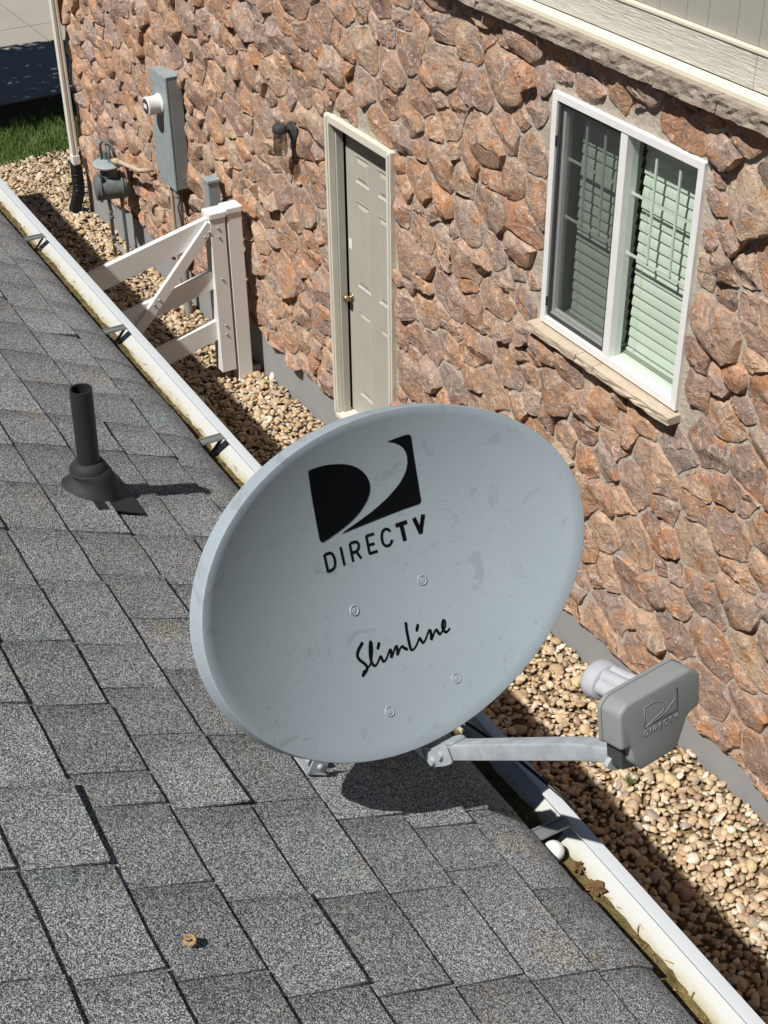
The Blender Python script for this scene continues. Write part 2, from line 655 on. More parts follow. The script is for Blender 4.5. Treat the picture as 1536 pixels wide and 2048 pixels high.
# angular, lumpy templates
temps = []
for k in range(8):
    tv = icoV.copy()
    for q in range(9):
        d = rng.normal(0, 1, 3)
        d /= np.linalg.norm(d)
        lim = rng.uniform(.45, .85)
        dd = tv @ d
        tv = tv - np.outer(np.maximum(dd - lim, 0) * .85, d)
    temps.append(tv)
temps = np.array(temps)
tid = rng.integers(0, 8, n)
L = temps[tid] * np.stack([size, size * asp, size * flat], 1)[:, None, :]
c, s_ = np.cos(ang), np.sin(ang)
X = L[:, :, 0] * c[:, None] - L[:, :, 1] * s_[:, None]
Y = L[:, :, 0] * s_[:, None] + L[:, :, 1] * c[:, None]
Z = L[:, :, 2] + tx[:, None] * X + ty[:, None] * Y
PV = np.stack([X + PX[:, None], Y + PY[:, None], Z + zz[:, None]], 2).reshape(-1, 3)
nv = len(icoV)
PF = (icoF[None] + (np.arange(n) * nv)[:, None, None]).reshape(-1, 3)
tint = np.repeat(rng.uniform(0, 1, n), nv)
g = obj('river_gravel', (PV, PF), M['pebble'], None, True, {'tint': tint})
tag(g, 'tan and cream river pebbles covering the strip between the two houses', 'gravel', kind='stuff')

# lawn blades
nb = 15000
bx = rng.uniform(-15.6, -14.1, nb)
by = rng.uniform(-1.6, 1.8, nb)
kk = (bx < np.interp(by, [-6, -1, -.1, .6, 4], [-14.22, -14.15, -14.28, -14.42, -14.45]) + .03) & (bx > np.interp(by, [-6, 0, .7, 4], [-15.4, -15.45, -15.6, -15.62]))
bx, by = bx[kk], by[kk]
nb = len(bx)
hh = rng.uniform(.03, .10, nb)
aa = rng.uniform(0, 2 * math.pi, nb)
ww = rng.uniform(.003, .006, nb)
lx, ly = rng.normal(0, .03, nb), rng.normal(0, .03, nb)
b0 = np.stack([bx - np.cos(aa) * ww, by - np.sin(aa) * ww, np.full(nb, -.12)], 1)
b1 = np.stack([bx + np.cos(aa) * ww, by + np.sin(aa) * ww, np.full(nb, -.12)], 1)
b2 = np.stack([bx + lx, by + ly, -.12 + hh], 1)
GV = np.stack([b0, b1, b2], 1).reshape(-1, 3)
GF = np.arange(nb * 3).reshape(-1, 3)
tag(obj('lawn_grass', (GV, GF), M['grass']), 'short green grass at the far corner beyond the gravel', 'grass', kind='stuff')

# a weed tuft among the pebbles
w = thing('weed_tuft', 'tiny green weed sprouting among the pebbles near the foundation', 'weed', (-3.86, -.42, gz(-3.86)))
bl = []
for k in range(14):
    a_ = rnd.uniform(0, 6.28)
    r_ = rnd.uniform(.015, .04)
    p = np.array([-3.86 + rnd.uniform(-.01, .01), -.42 + rnd.uniform(-.01, .01), gz(-3.86)])
    bl.append(tube([p, p + [r_ * .5 * math.cos(a_), r_ * .5 * math.sin(a_), .03], p + [r_ * math.cos(a_), r_ * math.sin(a_), .045]], [.003, .003, .0008], 5))
obj('leaf_blades', join(bl), M['grass'], w)

# ------------------------------------------------------------------ stone house
HX0, HX1 = -12.66, 3.0
house = thing('stone_house', 'house clad in pinkish brown fieldstone with cream door and white sliding window', 'house', (-7, 0, 0))
DX0, DX1, DZ0, DZ1 = -7.672, -6.866, .225, 2.36
WX0, WX1, WZ0, WZ1 = -5.362, -4.282, 1.951, 3.158
ZB, ZT = .30, 3.40


def wallpanels():
    parts = []
    xs_ = [HX0, DX0, DX1, WX0, WX1, HX1]
    for i in range(5):
        a, b_ = xs_[i], xs_[i + 1]
        if i == 1:
            parts.append(box(a, b_, -.008, .2, DZ1, ZT))
        elif i == 3:
            parts.append(box(a, b_, -.008, .2, ZB, WZ0))
            parts.append(box(a, b_, -.008, .2, WZ1, ZT))
        else:
            parts.append(box(a, b_, -.008, .2, ZB, ZT))
    return join(parts)


wall = obj('wall', wallpanels(), M['mortar'], house)
# the gable end that turns the corner, and upper storey
obj('end_wall', box(HX0 - .02, HX0 - .002, .0, 6, -.3, 5.6), M['mortar'], house)
found = obj('foundation', join([box(HX0, DX0 + .03, .004, .3, -.5, ZB - .002, .004), box(DX0 + .031, DX1 - .031, .012, .3, -.5, DZ0 - .045), box(DX1 - .03, HX1, .004, .3, -.5, ZB - .002, .004)]), M['foundation'], house)


PHI = math.radians(-22)
CP, SP, STR = math.cos(PHI), math.sin(PHI), 1.35


def to_uv(x, z):
    return (x * CP + z * SP) / STR, -x * SP + z * CP


def from_uv(u, v):
    u = u * STR
    return u * CP - v * SP, u * SP + v * CP


def voronoi_cells():
    x0, x1 = HX0 + .02, -1.6
    rects = [(DX0, DX1, DZ0 - .3, DZ1), (WX0 - .012, WX1 + .012, WZ0 - .075, WZ1)]

    def inside(x, z, pad=0.0):
        return any(r[0] - pad < x < r[1] + pad and r[2] - pad < z < r[3] + pad for r in rects)
    grid = {}
    cs = .15
    seeds = []
    for rmin, rmax, tries in ((.21, .27, 500), (.15, .21, 5000), (.10, .15, 18000), (.072, .10, 30000)):
        for _ in range(tries):
            x, z = rnd.uniform(x0 - .05, x1), rnd.uniform(ZB - .02, ZT)
            if inside(x, z, .05):
                continue
            r = rnd.uniform(rmin, rmax)
            u, v = to_uv(x, z)
            gi, gj = int(u // cs), int(v // cs)
            ok = True
            for i in range(gi - 2, gi + 3):
                for j in range(gj - 2, gj + 3):
                    for (uu, vv, rr) in grid.get((i, j), ()):
                        if (uu - u) ** 2 + (vv - v) ** 2 < ((r + rr) * .5) ** 2:
                            ok = False
            if ok:
                grid.setdefault((gi, gj), []).append((u, v, r))
                seeds.append((x, z, r))
    ghosts = []
    for (x, z, r) in seeds:
        for (a, b_, c_, d_) in rects:
            if c_ - .05 < z < d_ + .05:
                if 0 < a - x < .45:
                    ghosts.append((2 * a - x, z, r))
                if 0 < x - b_ < .45:
                    ghosts.append((2 * b_ - x, z, r))
            if a - .05 < x < b_ + .05:
                if 0 < c_ - z < .35:
                    ghosts.append((x, 2 * c_ - z, r))
                if 0 < z - d_ < .35:
                    ghosts.append((x, 2 * d_ - z, r))
    A = np.array(seeds + ghosts)
    P = np.stack(to_uv(A[:, 0], A[:, 1]), 1)
    Wt = (A[:, 2] * .5) ** 2 * .9
    out = []
    for i in range(len(seeds)):
        p = P[i]
        d = ((P - p) ** 2).sum(1)
        near = np.argsort(d)[1:34]
        bx_ = .6
        poly = [(p[0] - bx_, p[1] - bx_), (p[0] + bx_, p[1] - bx_), (p[0] + bx_, p[1] + bx_), (p[0] - bx_, p[1] + bx_)]
        for j in near:
            q = P[j]
            nx, nz = q - p
            k = (nx * (p[0] + q[0]) + nz * (p[1] + q[1]) + Wt[i] - Wt[j]) / 2
            new = []
            for a in range(len(poly)):
                A_, B_ = poly[a], poly[(a + 1) % len(poly)]
                da, db = nx * A_[0] + nz * A_[1] - k, nx * B_[0] + nz * B_[1] - k
                if da <= 0:
                    new.append(A_)
                if (da < 0) != (db < 0) and da != db:
                    t_ = da / (da - db)
                    new.append((A_[0] + t_ * (B_[0] - A_[0]), A_[1] + t_ * (B_[1] - A_[1])))
            poly = new
            if len(poly) < 3:
                break
        if len(poly) < 3:
            continue
        pl = np.array([from_uv(u, v) for u, v in poly])
        # subdivide the edges and bend them with a field shared by neighbours
        seg = []
        for a in range(len(pl)):
            A_, B_ = pl[a], pl[(a + 1) % len(pl)]
            n_ = max(1, int(np.linalg.norm(B_ - A_) / .035))
            for k in range(n_):
                seg.append(A_ + (B_ - A_) * k / n_)
        pl = np.array(seg)
        pl = np.array([(x + .020 * vnoise(x * 8, z * 8, 21) + .008 * vnoise(x * 21, z * 21, 23), z + .020 * vnoise(x * 8, z * 8, 22) + .008 * vnoise(x * 21, z * 21, 24)) for x, z in pl])
        cx, cz = pl.mean(0)
        for (a, b_, c_, d_) in rects:   # keep clear of the openings
            if c_ < cz < d_:
                if cx < a:
                    pl[:, 0] = np.minimum(pl[:, 0], a - .002)
                elif cx > b_:
                    pl[:, 0] = np.maximum(pl[:, 0], b_ + .002)
            elif a < cx < b_:
                if cz < c_:
                    pl[:, 1] = np.minimum(pl[:, 1], c_ - .002)
                else:
                    pl[:, 1] = np.maximum(pl[:, 1], d_ + .002)
            else:   # a corner neighbour: push whichever overlap is smaller
                ov = (pl[:, 0] > a) & (pl[:, 0] < b_) & (pl[:, 1] > c_) & (pl[:, 1] < d_)
                if ov.any():
                    if cx < a:
                        pl[ov, 0] = a - .002
                    elif cx > b_:
                        pl[ov, 0] = b_ + .002
        pl[:, 0] = np.clip(pl[:, 0], x0, x1)
        pl[:, 1] = np.clip(pl[:, 1], ZB - .012 + .02 * np.array([vnoise(q * 5, 3.3, 5) for q in pl[:, 0]]), ZT - .004)
        if pl[:, 1].max() - pl[:, 1].min() < .035 or pl[:, 0].max() - pl[:, 0].min() < .035:
            continue
        out.append(pl)
    return out


def stone_mesh(pl):
    A = pl
    c0 = A.mean(0)
    rr = np.sqrt(((A - c0) ** 2).sum(1)).mean()
    gap = rnd.uniform(.004, .011)
    A = c0 + (A - c0) * max(.6, (rr - gap) / rr)
    nx = np.roll(A, -1, 0)
    A = np.stack([A * .93 + nx * .07, A * .07 + nx * .93], 1).reshape(-1, 2)
    seg = np.sqrt(((np.roll(A, -1, 0) - A) ** 2).sum(1))
    L_ = seg.sum()
    if L_ < .12:
        return None
    N = 26 if L_ > .7 else (22 if L_ > .45 else 16)
    cum = np.concatenate([[0], np.cumsum(seg)])
    A2 = np.vstack([A, A[:1]])
    tt = np.linspace(0, L_, N, endpoint=False) + rng.uniform(-.2, .2, N) * L_ / N
    tt = np.sort(np.mod(tt, L_))
    O = np.stack([np.interp(tt, cum, A2[:, 0]), np.interp(tt, cum, A2[:, 1])], 1)
    c = O.mean(0)
    O = c + (O - c) * (1 + rng.uniform(-.06, .02, N))[:, None]
    d = rnd.uniform(.018, .046) if rnd.random() > .2 else rnd.uniform(.046, .070)
    planes = [(rnd.gauss(0, .12), rnd.gauss(0, .12), d)]
    for _ in range(rnd.randint(3, 5)):
        th = rnd.uniform(0, 6.283)
        sl_ = rnd.uniform(.12, .65)
        planes.append((sl_ * math.cos(th), sl_ * math.sin(th), d + rnd.uniform(-.004, .026) * (rr / .1)))

    def dep(q):
        e = q - c
        return min(.085, max(.010, min(k + a * e[0] + b_ * e[1] for a, b_, k in planes)))
    V = []
    rings = ((1.0, None), (1.0, .55), (.982, .86), (.94, .98), (.78, 1), (.58, 1), (.36, 1))
    for (sc, f_) in rings:
        for q in O:
            p = c + (q - c) * sc
            if sc < .95:
                p = p + rng.normal(0, .022 * rr + .001, 2)
            if f_ is None:
                y = .004
            else:
                y = -.006 - dep(p) * f_ + (rng.normal(0, .0028) if sc < .98 else rng.normal(0, .0012))
            V.append((p[0], y, p[1]))
    V.append((c[0], -.006 - dep(c), c[1]))
    Fc = []
    for r in range(len(rings) - 1):
        for k in range(N):
            q = (k + 1) % N
            Fc.append((r * N + k, r * N + q, (r + 1) * N + q, (r + 1) * N + k))
    r = (len(rings) - 1) * N
    for k in range(N):
        Fc.append((r + k, r + (k + 1) % N, len(V) - 1))
    a2 = O - c
    area = (a2[:, 0] * np.roll(a2[:, 1], -1) - np.roll(a2[:, 0], -1) * a2[:, 1]).sum()
    if area < 0:
        Fc = [f[::-1] for f in Fc]
    return V, Fc, O


cells = voronoi_cells()
stones = []
for pl in cells:
    r = stone_mesh(pl)
    if r is None:
        continue
    V, Fc, O = r
    px, py, pz = proj(np.stack([O[:, 0], np.full(len(O), -.03), O[:, 1]], 1))
    inn = (px > -5) & (px < 773) & (py > -5) & (py < 1029)
    ar = abs((px * np.roll(py, -1) - np.roll(px, -1) * py).sum()) / 2 if inn.any() else 0
    stones.append((ar, V, Fc, rnd.random()))
stones.sort(key=lambda s: -s[0])
print('stones', len(stones), stones[min(299, len(stones) - 1)][0])
for ar, V, Fc, t_ in stones[:300]:
    obj('stone', (V, Fc), M['stone'], wall, True, {'tint': [t_] * len(V)}, sharp=38)
rest = stones[300:]
if rest:
    V, Fc = join([(v, f) for _, v, f, _ in rest])
    tn = np.concatenate([[t_] * len(v) for _, v, f, t_ in rest])
    obj('stones', (V, Fc), M['stone'], wall, True, {'tint': tn}, sharp=38, kind='stuff')


# ledge course above the stone, sill under the window
def rough_block(x0, x1, yb, yf, z0, z1, seed, nx=14):
    """block with a broken front face"""
    V, Fc = [], []
    nz = 4
    for i in range(nx + 1):
        x = x0 + (x1 - x0) * i / nx
        for j in range(nz + 1):
            z = z0 + (z1 - z0) * j / nz
            am = .008 if 0 < j < nz else .004
            y = yf + am * vnoise(x * 28, z * 60, seed) + .008 * abs(vnoise(x * 13, z * 30, seed + 9))
            V.append((x, y, z + (.004 * vnoise(x * 22, j, seed) if j == 0 else 0)))
        V.append((x, yb, z1))
        V.append((x, yb, z0))
    s_ = nz + 3
    for i in range(nx):
        for j in range(s_):
            k = (j + 1) % s_
            Fc.append((i * s_ + j, (i + 1) * s_ + j, (i + 1) * s_ + k, i * s_ + k))
    Fc.append(tuple(range(s_)))
    Fc.append(tuple(range(nx * s_, (nx + 1) * s_))[::-1])
    return V, Fc


x = HX0
k = 0
while x < -2.0:
    ln = rnd.uniform(.36, .48)
    obj('ledge_stone', rough_block(x + .003, x + ln - .003, .1, -.105, ZT + .012, ZT + .088, k), M['ledge'], house)
    x += ln
    k += 1
obj('ledge_bed', box(HX0, HX1, .02, .19, ZT, ZT + .08), M['mortar'], house)
sills = [(-5.405, -4.985), (-4.981, -4.845), (-4.841, -4.262)]
for k, (a, b_) in enumerate(sills):
    obj('sill_stone', rough_block(a, b_, .0, -.088, WZ0 - .056, WZ0 - .014, 40 + k, 12), M['sill'], house)
# water table: drip cap, wood-grain band board, cap strip, grooved panel siding
V = []
obj('drip_cap', ([(HX0, -.066, ZT + .089), (HX1, -.066, ZT + .089), (HX1, -.066, ZT + .108), (HX0, -.066, ZT + .108), (HX0, -.02, ZT + .121), (HX1, -.02, ZT + .121), (HX0, .1, ZT + .089), (HX1, .1, ZT + .089)],
                 [(0, 1, 2, 3), (3, 2, 5, 4), (0, 6, 7, 1)]), M['drip'], house)
bx0 = [HX0, -9.4, -6.75, -4.08, -1.2, HX1]
for a, b_ in zip(bx0[:-1], bx0[1:]):
    obj('band_board', box(a + .0015, b_ - .0015, -.019, .05, ZT + .125, ZT + .268, .0015), M['board'], house)
obj('cap_strip', box(HX0, HX1, -.026, .05, ZT + .2685, ZT + .282, .002), M['drip'], house)
x = HX0
while x < HX1:
    wdt = rnd.choice([.09, .13, .17])
    obj('siding_board', box(x + .0012, min(x + wdt, HX1) - .0012, .0, .05, ZT + .284, 6.2, .001), M['siding'], house)
    x += wdt
obj('siding_backing', box(HX0, HX1, .052, .1, ZT + .284, 6.2), M['siding'], house)

# ---- door
door = obj('door', box(DX0 + .062, DX1 - .062, .072, .112, DZ0 + .02, DZ1 - .062, .001), M['door'], house)
fr = []
fw = .05
fr.append(box(DX0, DX0 + fw, -.045, .0, DZ0, DZ1, .004))
fr.append(box(DX1 - fw, DX1, -.045, .0, DZ0, DZ1, .004))
fr.append(box(DX0 + fw, DX1 - fw, -.045, .0, DZ1 - fw, DZ1, .004))
fr.append(box(DX0 + .012, DX0 + .036, -.053, -.0455, DZ0 + .001, DZ1 - .012, .002))
fr.append(box(DX1 - .036, DX1 - .012, -.053, -.0455, DZ0 + .001, DZ1 - .012, .002))
obj('brick_mould', join(fr), M['cream'], door)
fj = [box(DX0 + .022, DX0 + .058, .001, .19, DZ0, DZ1 - .023), box(DX1 - .058, DX1 - .022, .001, .19, DZ0, DZ1 - .023),
      box(DX0 + .0585, DX1 - .0585, .001, .19, DZ1 - .06, DZ1 - .023), box(DX0 + .0585, DX0 + .066, .002, .05, DZ0, DZ1 - .061)]
obj('jamb', join(fj), M['door'], door)
obj('weather_strip', box(DX0 + .0582, DX0 + .0612, .052, .1, DZ0 + .02, DZ1 - .063), M['black'], door)
obj('door_backing', box(DX0, DX1, .2, .22, DZ0 - .1, DZ1), M['dark'], door)
obj('threshold', box(DX0 + .0225, DX1 - .0225, -.05, .118, DZ0 - .035, DZ0 - .002, .003), M['cream'], door)


def door_panel(x0, x1, z0, z1, y):
    """moulded panel: bevel in, flat groove, bevel out to a raised field"""
    V, Fc = [], []
    for ins, dy in ((0, -.0015), (.006, -.003), (.018, .007), (.028, .007), (.046, -.0005)):
        V += [(x0 + ins, y + dy, z0 + ins), (x1 - ins, y + dy, z0 + ins), (x1 - ins, y + dy, z1 - ins), (x0 + ins, y + dy, z1 - ins)]
    for r in range(4):
        for k in range(4):
            q = (k + 1) % 4
            Fc.append((r * 4 + k, r * 4 + q, r * 4 + 4 + q, r * 4 + 4 + k))
    Fc.append((16, 17, 18, 19))
    return V, Fc


# the slab is cut by six moulded panels: build rails and stiles so the grooves are real
dx0, dx1 = DX0 + .062, DX1 - .062
c1, c2, c3, c4 = dx0 + .105, dx0 + .295, dx0 + .385, dx1 - .105
rows = [(.40, 1.06), (1.22, 1.83), (1.94, 2.13)]
dme = door.data
zs = [DZ0 + .02] + [q for r in rows for q in r] + [DZ1 - .062]
pcs = [box(dx0, dx1, .084, .112, DZ0 + .02, DZ1 - .062)]
for i in range(0, 7, 2):
    pcs.append(box(dx0, dx1, .070, .0838, zs[i], zs[i + 1]))
for r in rows:
    for a, b_ in ((dx0, c1), (c2, c3), (c4, dx1)):
        pcs.append(box(a, b_, .0702, .0837, r[0] + .0002, r[1] - .0002))
V, Fc = join(pcs)
Mi = MATW[house.name]
dme.clear_geometry()
dme.from_pydata([tuple(np.array(v) @ Mi[:3, :3].T + Mi[:3, 3]) for v in V], [], Fc)
for r in rows:
    for a, b_ in ((c1, c2), (c3, c4)):
        obj('panel', door_panel(a, b_, r[0], r[1], .0715), M['door'], door)
kx, kz = dx0 + .035, 1.115
obj('knob', lathe([(.028, 0), (.03, .004), (.024, .01), (.011, .014), (.011, .03), (.022, .036), (.027, .048), (.025, .060), (.012, .067)], (kx, .0695, kz), (0, -1, 0), 20), M['brass'], door, True)
obj('sticker', box(dx0 + .012, dx0 + .055, .0675, .0688, 1.46, 1.53), M['paper'], door)

# ---- window
win = obj('window', join([box(WX0, WX0 + .038, -.032, .075, WZ0, WZ1, .003), box(WX1 - .038, WX1, -.032, .075, WZ0, WZ1, .003),
                          box(WX0 + .038, WX1 - .038, -.032, .075, WZ0, WZ0 + .038, .003), box(WX0 + .038, WX1 - .038, -.032, .075, WZ1 - .038, WZ1, .003)]), M['wframe'], house)
xm = -4.822
obj('meeting_rail', box(xm - .024, xm + .024, -.027, .05, WZ0 + .039, WZ1 - .039, .003), M['wframe'], win)
obj('track', join([box(WX0 + .0525, xm - .028, -.012, -.004, WZ0 + .0525, WZ0 + .066), box(WX0 + .0525, xm - .028, .024, .03, WZ0 + .0525, WZ0 + .07)]), M['wframe'], win)
sx0, sx1, sz0, sz1 = WX0 + .046, xm - .026, WZ0 + .054, WZ1 - .046
obj('sash_frame', join([box(sx0, sx0 + .03, .0, .022, sz0, sz1), box(sx1 - .025, sx1, .0, .022, sz0, sz1), box(sx0 + .03, sx1 - .025, .0, .022, sz0, sz0 + .03), box(sx0 + .03, sx1 - .025, .0, .022, sz1 - .03, sz1)]), M['wframe'], win)
obj('screen_frame', join([box(sx0 - .004, sx0 + .012, -.020, -.008, sz0 - .005, sz1), box(sx1 - .012, sx1, -.020, -.008, sz0 - .005, sz1), box(sx0 + .012, sx1 - .012, -.020, -.008, sz0 - .005, sz0 + .010), box(sx0 + .012, sx1 - .012, -.020, -.008, sz1 - .012, sz1)]), M['lampblack'], win)
obj('insect_screen', ([(sx0 + .01, -.014, sz0), (sx1 - .01, -.014, sz0), (sx1 - .01, -.014, sz1 - .01), (sx0 + .01, -.014, sz1 - .01)], [(0, 1, 2, 3)]), M['screen'], win)
gp = [(sx0 + .028, sx1 - .023, .014, sz0 + .028, sz1 - .028), (xm + .022, WX1 - .036, .010, WZ0 + .036, WZ1 - .036)]
for (a, b_, y_, z0, z1) in gp:
    obj('pane', box(a, b_, y_, y_ + .004, z0, z1), M['glass'], win)
for (a, b_, y_, z0, z1) in gp:
    for q in (1, 2):
        xx = a + (b_ - a) * q / 3
        obj('muntin', box(xx - .006, xx + .006, y_ + .006, y_ + .014, 2.545, z1), M['wframe'], win)
    for zc in (2.835, 2.54):
        obj('muntin', box(a, b_, y_ + .0145, y_ + .019, zc - .0065, zc + .0065), M['wframe'], win)
for zc in (2.05, 2.90):
    obj('latch_clip', box(sx0 - .014, sx0 - .005, -.030, -.014, zc, zc + .05, .002), M['lampblack'], win)
obj('reveal', join([box(WX0, WX1, .0755, .30, WZ1 - .03, WZ1), box(WX0, WX1, .0755, .30, WZ0, WZ0 + .045), box(WX0, WX0 + .04, .0755, .30, WZ0 + .046, WZ1 - .031), box(WX1 - .04, WX1, .0755, .30, WZ0 + .046, WZ1 - .031)]), M['siding'], win)
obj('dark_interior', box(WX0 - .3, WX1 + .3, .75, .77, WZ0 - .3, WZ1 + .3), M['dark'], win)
for (lab, a, b_, sl_) in (('pale green white slat blind behind the screened left half of the window', WX0 + .085, xm - .012, .62), ('pale green white slat blind behind the clear right half of the window', xm + .012, WX1 - .045, .30)):
    bt = thing('window_blind', lab, 'blind', ((a + b_) / 2, .11, WZ0 + .06), group='slat blinds in the window')
    z = WZ1 - .105
    kq = 0
    obj('head_rail', box(a, b_, .085, .125, WZ1 - .075, WZ1 - .035, .003), M['slat'], bt)
    while z > WZ0 + .075:
        cs_, sn = math.cos(math.radians(77)), math.sin(math.radians(77))
        hw = .031
        V = []
        for q in range(5):
            t_ = -1 + q * .5
            yy = .105 + hw * t_ * cs_ + .003 * (1 - t_ * t_) * -sn
            zz_ = z + hw * t_ * sn + .003 * (1 - t_ * t_) * cs_
            V += [(a + .003, yy, zz_), (b_ - .003, yy, zz_ + rnd.uniform(-.001, .001))]
        Fq = [(2 * q, 2 * q + 1, 2 * q + 3, 2 * q + 2) for q in range(4)]
        V2 = [(x_, y_ + .0016, z_) for x_, y_, z_ in V]
        Fq2 = [tuple(i + 10 for i in f[::-1]) for f in Fq] + [(0, 10, 11, 1), (8, 9, 19, 18)]
        obj('slat', (V + V2, Fq + Fq2), M['slat'], bt)
        z -= .0555
        kq += 1
    obj('bottom_rail', box(a, b_, .09, .12, WZ0 + .047, WZ0 + .062, .003), M['slat'], bt)
    for q in (.12, .88):
        xx = a + (b_ - a) * q
        obj('ladder_cord', tube([(xx, .088, WZ1 - .06), (xx, .088, WZ0 + .06)], .0012, 5), M['slat'], bt)

# ------------------------------------------------------------------ wall lamp
lt = thing('wall_lamp', 'dark jelly jar wall lamp with clear glass beside the door', 'lamp', (-8.115, -.04, 2.12))
obj('backplate', lathe([(.062, 0), (.067, .004), (.064, .014), (.030, .022), (.012, .03)], (-8.115, -.04, 2.105), (0, -1, 0), 24), M['lampblack'], lt, True, sharp=40)
obj('arm', tube([(-8.115, -.06, 2.105), (-8.115, -.095, 2.115), (-8.115, -.125, 2.15)], .012, 10), M['lampblack'], lt, True)
obj('cap', lathe([(.046, 0), (.049, .005), (.049, .035), (.042, .048), (.015, .053)], (-8.115, -.137, 2.115), (0, 0, 1), 24), M['lampblack'], lt, True, sharp=40)
jar = obj('glass_jar', lathe([(.034, 0), (.043, .008), (.046, .03), (.046, .10), (.043, .118), (.045, .122), (.045, .128), (.043, .132), (.043, .15)], (-8.115, -.137, 1.965), (0, 0, 1), 24), M['jar'], lt, True)
obj('bulb', lathe([(.006, 0), (.016, .008), (.021, .025), (.019, .045), (.012, .065), (.011, .10)], (-8.115, -.137, 2.04), (0, 0, 1), 14), M['whiteplastic'], jar, True)

# ------------------------------------------------------------------ electric meter
em = thing('electric_meter', 'tall grey electric meter cabinet with round white meter on the stone wall', 'meter', (-10.12, -.09, 1.07))
ex0, ex1, ey0, ey1, ez0, ez1 = -10.27, -9.972, -.155, -.035, 1.065, 1.945
obj('cabinet', box(ex0, ex1, ey0 + .004, ey1, ez0, ez1, .003), M['meter'], em)
obj('side_cover', box(ex1 + .0005, ex1 + .006, ey0 + .016, ey1 - .004, ez0 + .008, ez1 - .02, .001), M['metershade'], em)  # side panel in the darkened grey, its shade painted in
obj('front_cover_upper', box(ex0 - .003, ex1 + .004, ey0 - .008, ey0 + .0035, ez0 + .44, ez1 + .004, .002), M['meter'], em)
obj('front_cover_lower', box(ex0 - .003, ex1 + .004, ey0 - .008, ey0 + .0035, ez0 - .004, ez0 + .437, .002), M['meter'], em)
obj('top_flange', box(ex0 - .002, ex1 + .009, ey0 - .004, ey1, ez1 + .0045, ez1 + .012, .002), M['meter'], em)
for yy in (ey0 + .05, ey0 + .09):
    obj('top_bracket', box(ex1 - .09, ex1 - .02, yy, yy + .008, ez1 + .0125, ez1 + .018, .001), M['meter'], em)
obj('knockout', lathe([(.022, 0), (.022, .002), (.019, .0026), (.017, .001), (.008, .001)], (ex1 + .006, (ey0 + ey1) / 2 + .012, ez0 + .075), (1, 0, 0), 20), M['metershade'], em, True, sharp=30)
mt = obj('meter', lathe([(.080, 0), (.082, .006), (.078, .014), (.070, .018), (.070, .095), (.072, .10), (.072, .112), (.066, .116), (.060, .116)], (-10.125, ey0 - .008, 1.715), (0, -1, 0), 32), M['whiteplastic'], em, True, sharp=35)
obj('dial', lathe([(.058, 0), (.058, .0015), (.03, .002)], (-10.125, ey0 - .124, 1.715), (0, -1, 0), 28), M['lnbdark'], mt, True, sharp=30)
obj('dial_plate', box(-10.155, -10.095, ey0 - .1285, ey0 - .1262, 1.70, 1.735), M['paper'], mt)
ub = thing('utility_box', 'small pale grey utility box beside the lower left of the meter cabinet', 'utility box', (-10.35, -.08, 1.12))
obj('case', box(-10.43, -10.278, -.115, -.035, 1.10, 1.47, .006), M['meter'], ub)
obj('lid', box(-10.434, -10.275, -.124, -.1155, 1.095, 1.475, .003), M['meter'], ub)

cd_ = thing('conduit_pipe', 'grey conduit rising from the gravel into the meter cabinet', 'pipe', (-10.16, -.095, gz(-10.1)))
obj('pipe', tube([(-10.13, -.095, gz(-10) - .1), (-10.13, -.095, .55), (-10.10, -.095, 1.06)], .032, 16), M['pipegrey'], cd_, True, sharp=40)
obj('coupling', tube([(-10.105, -.095, .97), (-10.10, -.095, 1.055)], .039, 16), M['pipegrey'], cd_, True, sharp=40)
obj('strap', tube([(-10.13, -.095, .46), (-10.13, -.095, .485)], .037, 16), M['steel'], cd_, True, sharp=40)
cp = thing('cable_pipe', 'thin tan pipe beside the grey conduit under the meter', 'pipe', (-10.29, -.08, gz(-10.3)))
obj('pipe', tube([(-10.29, -.08, gz(-10) - .1), (-10.29, -.08, .80), (-10.285, -.075, .95), (-10.25, -.07, 1.07)], .016, 12), M['pipetan'], cp, True, sharp=40)
gw = thing('ground_wire', 'loose dark wire hanging from the bottom of the meter cabinet', 'wire', (-10.05, -.1, .7))
obj('strand', tube([(-10.02, -.11, 1.065), (-10.0, -.12, .98), (-10.05, -.13, .90), (-10.03, -.12, .80), (-10.06, -.09, .60), (-10.05, -.06, .2)], .005, 7), M['corr'], gw, True)

# ------------------------------------------------------------------ gas meter
gx_, gy_, gzz = -11.30, -.235, .66
gm = thing('gas_meter', 'dark grey gas meter with drum body and regulator against the stone wall', 'gas meter', (gx_, gy_, gz(gx_)))
obj('drum', lathe([(.095, -.135), (.110, -.125), (.110, .125), (.095, .135)], (gx_, gy_, gzz), (0.25, 1, 0), 28), M['gas'], gm, True, sharp=40)
for q in (-.09, .09):
    obj('flange_ring', lathe([(.110, -.008), (.127, -.008), (.127, .008), (.110, .008)], (gx_ + .25 * q, gy_ + q, gzz), (0.25, 1, 0), 28), M['gas'], gm, True, sharp=35)
obj('neck', lathe([(.075, 0), (.075, .09)], (gx_, gy_, gzz + .10), (0, 0, 1), 20), M['gas'], gm, True, sharp=40)
obj('regulator_disc', lathe([(.06, 0), (.128, .006), (.131, .020), (.115, .032), (.05, .045), (.03, .05)], (gx_ - .01, gy_, gzz + .185), (0.05, 0, 1), 28), M['meter'], gm, True, sharp=35)
obj('index_window', box(gx_ + .02, gx_ + .075, gy_ - .10, gy_ - .085, gzz + .085, gzz + .135, .003), M['lnbdark'], gm)
obj('spring_stack', tube([(gx_ - .03, gy_, gzz + .21), (gx_ - .03, gy_, gzz + .30)], .022, 14), M['gas'], gm, True, sharp=40)
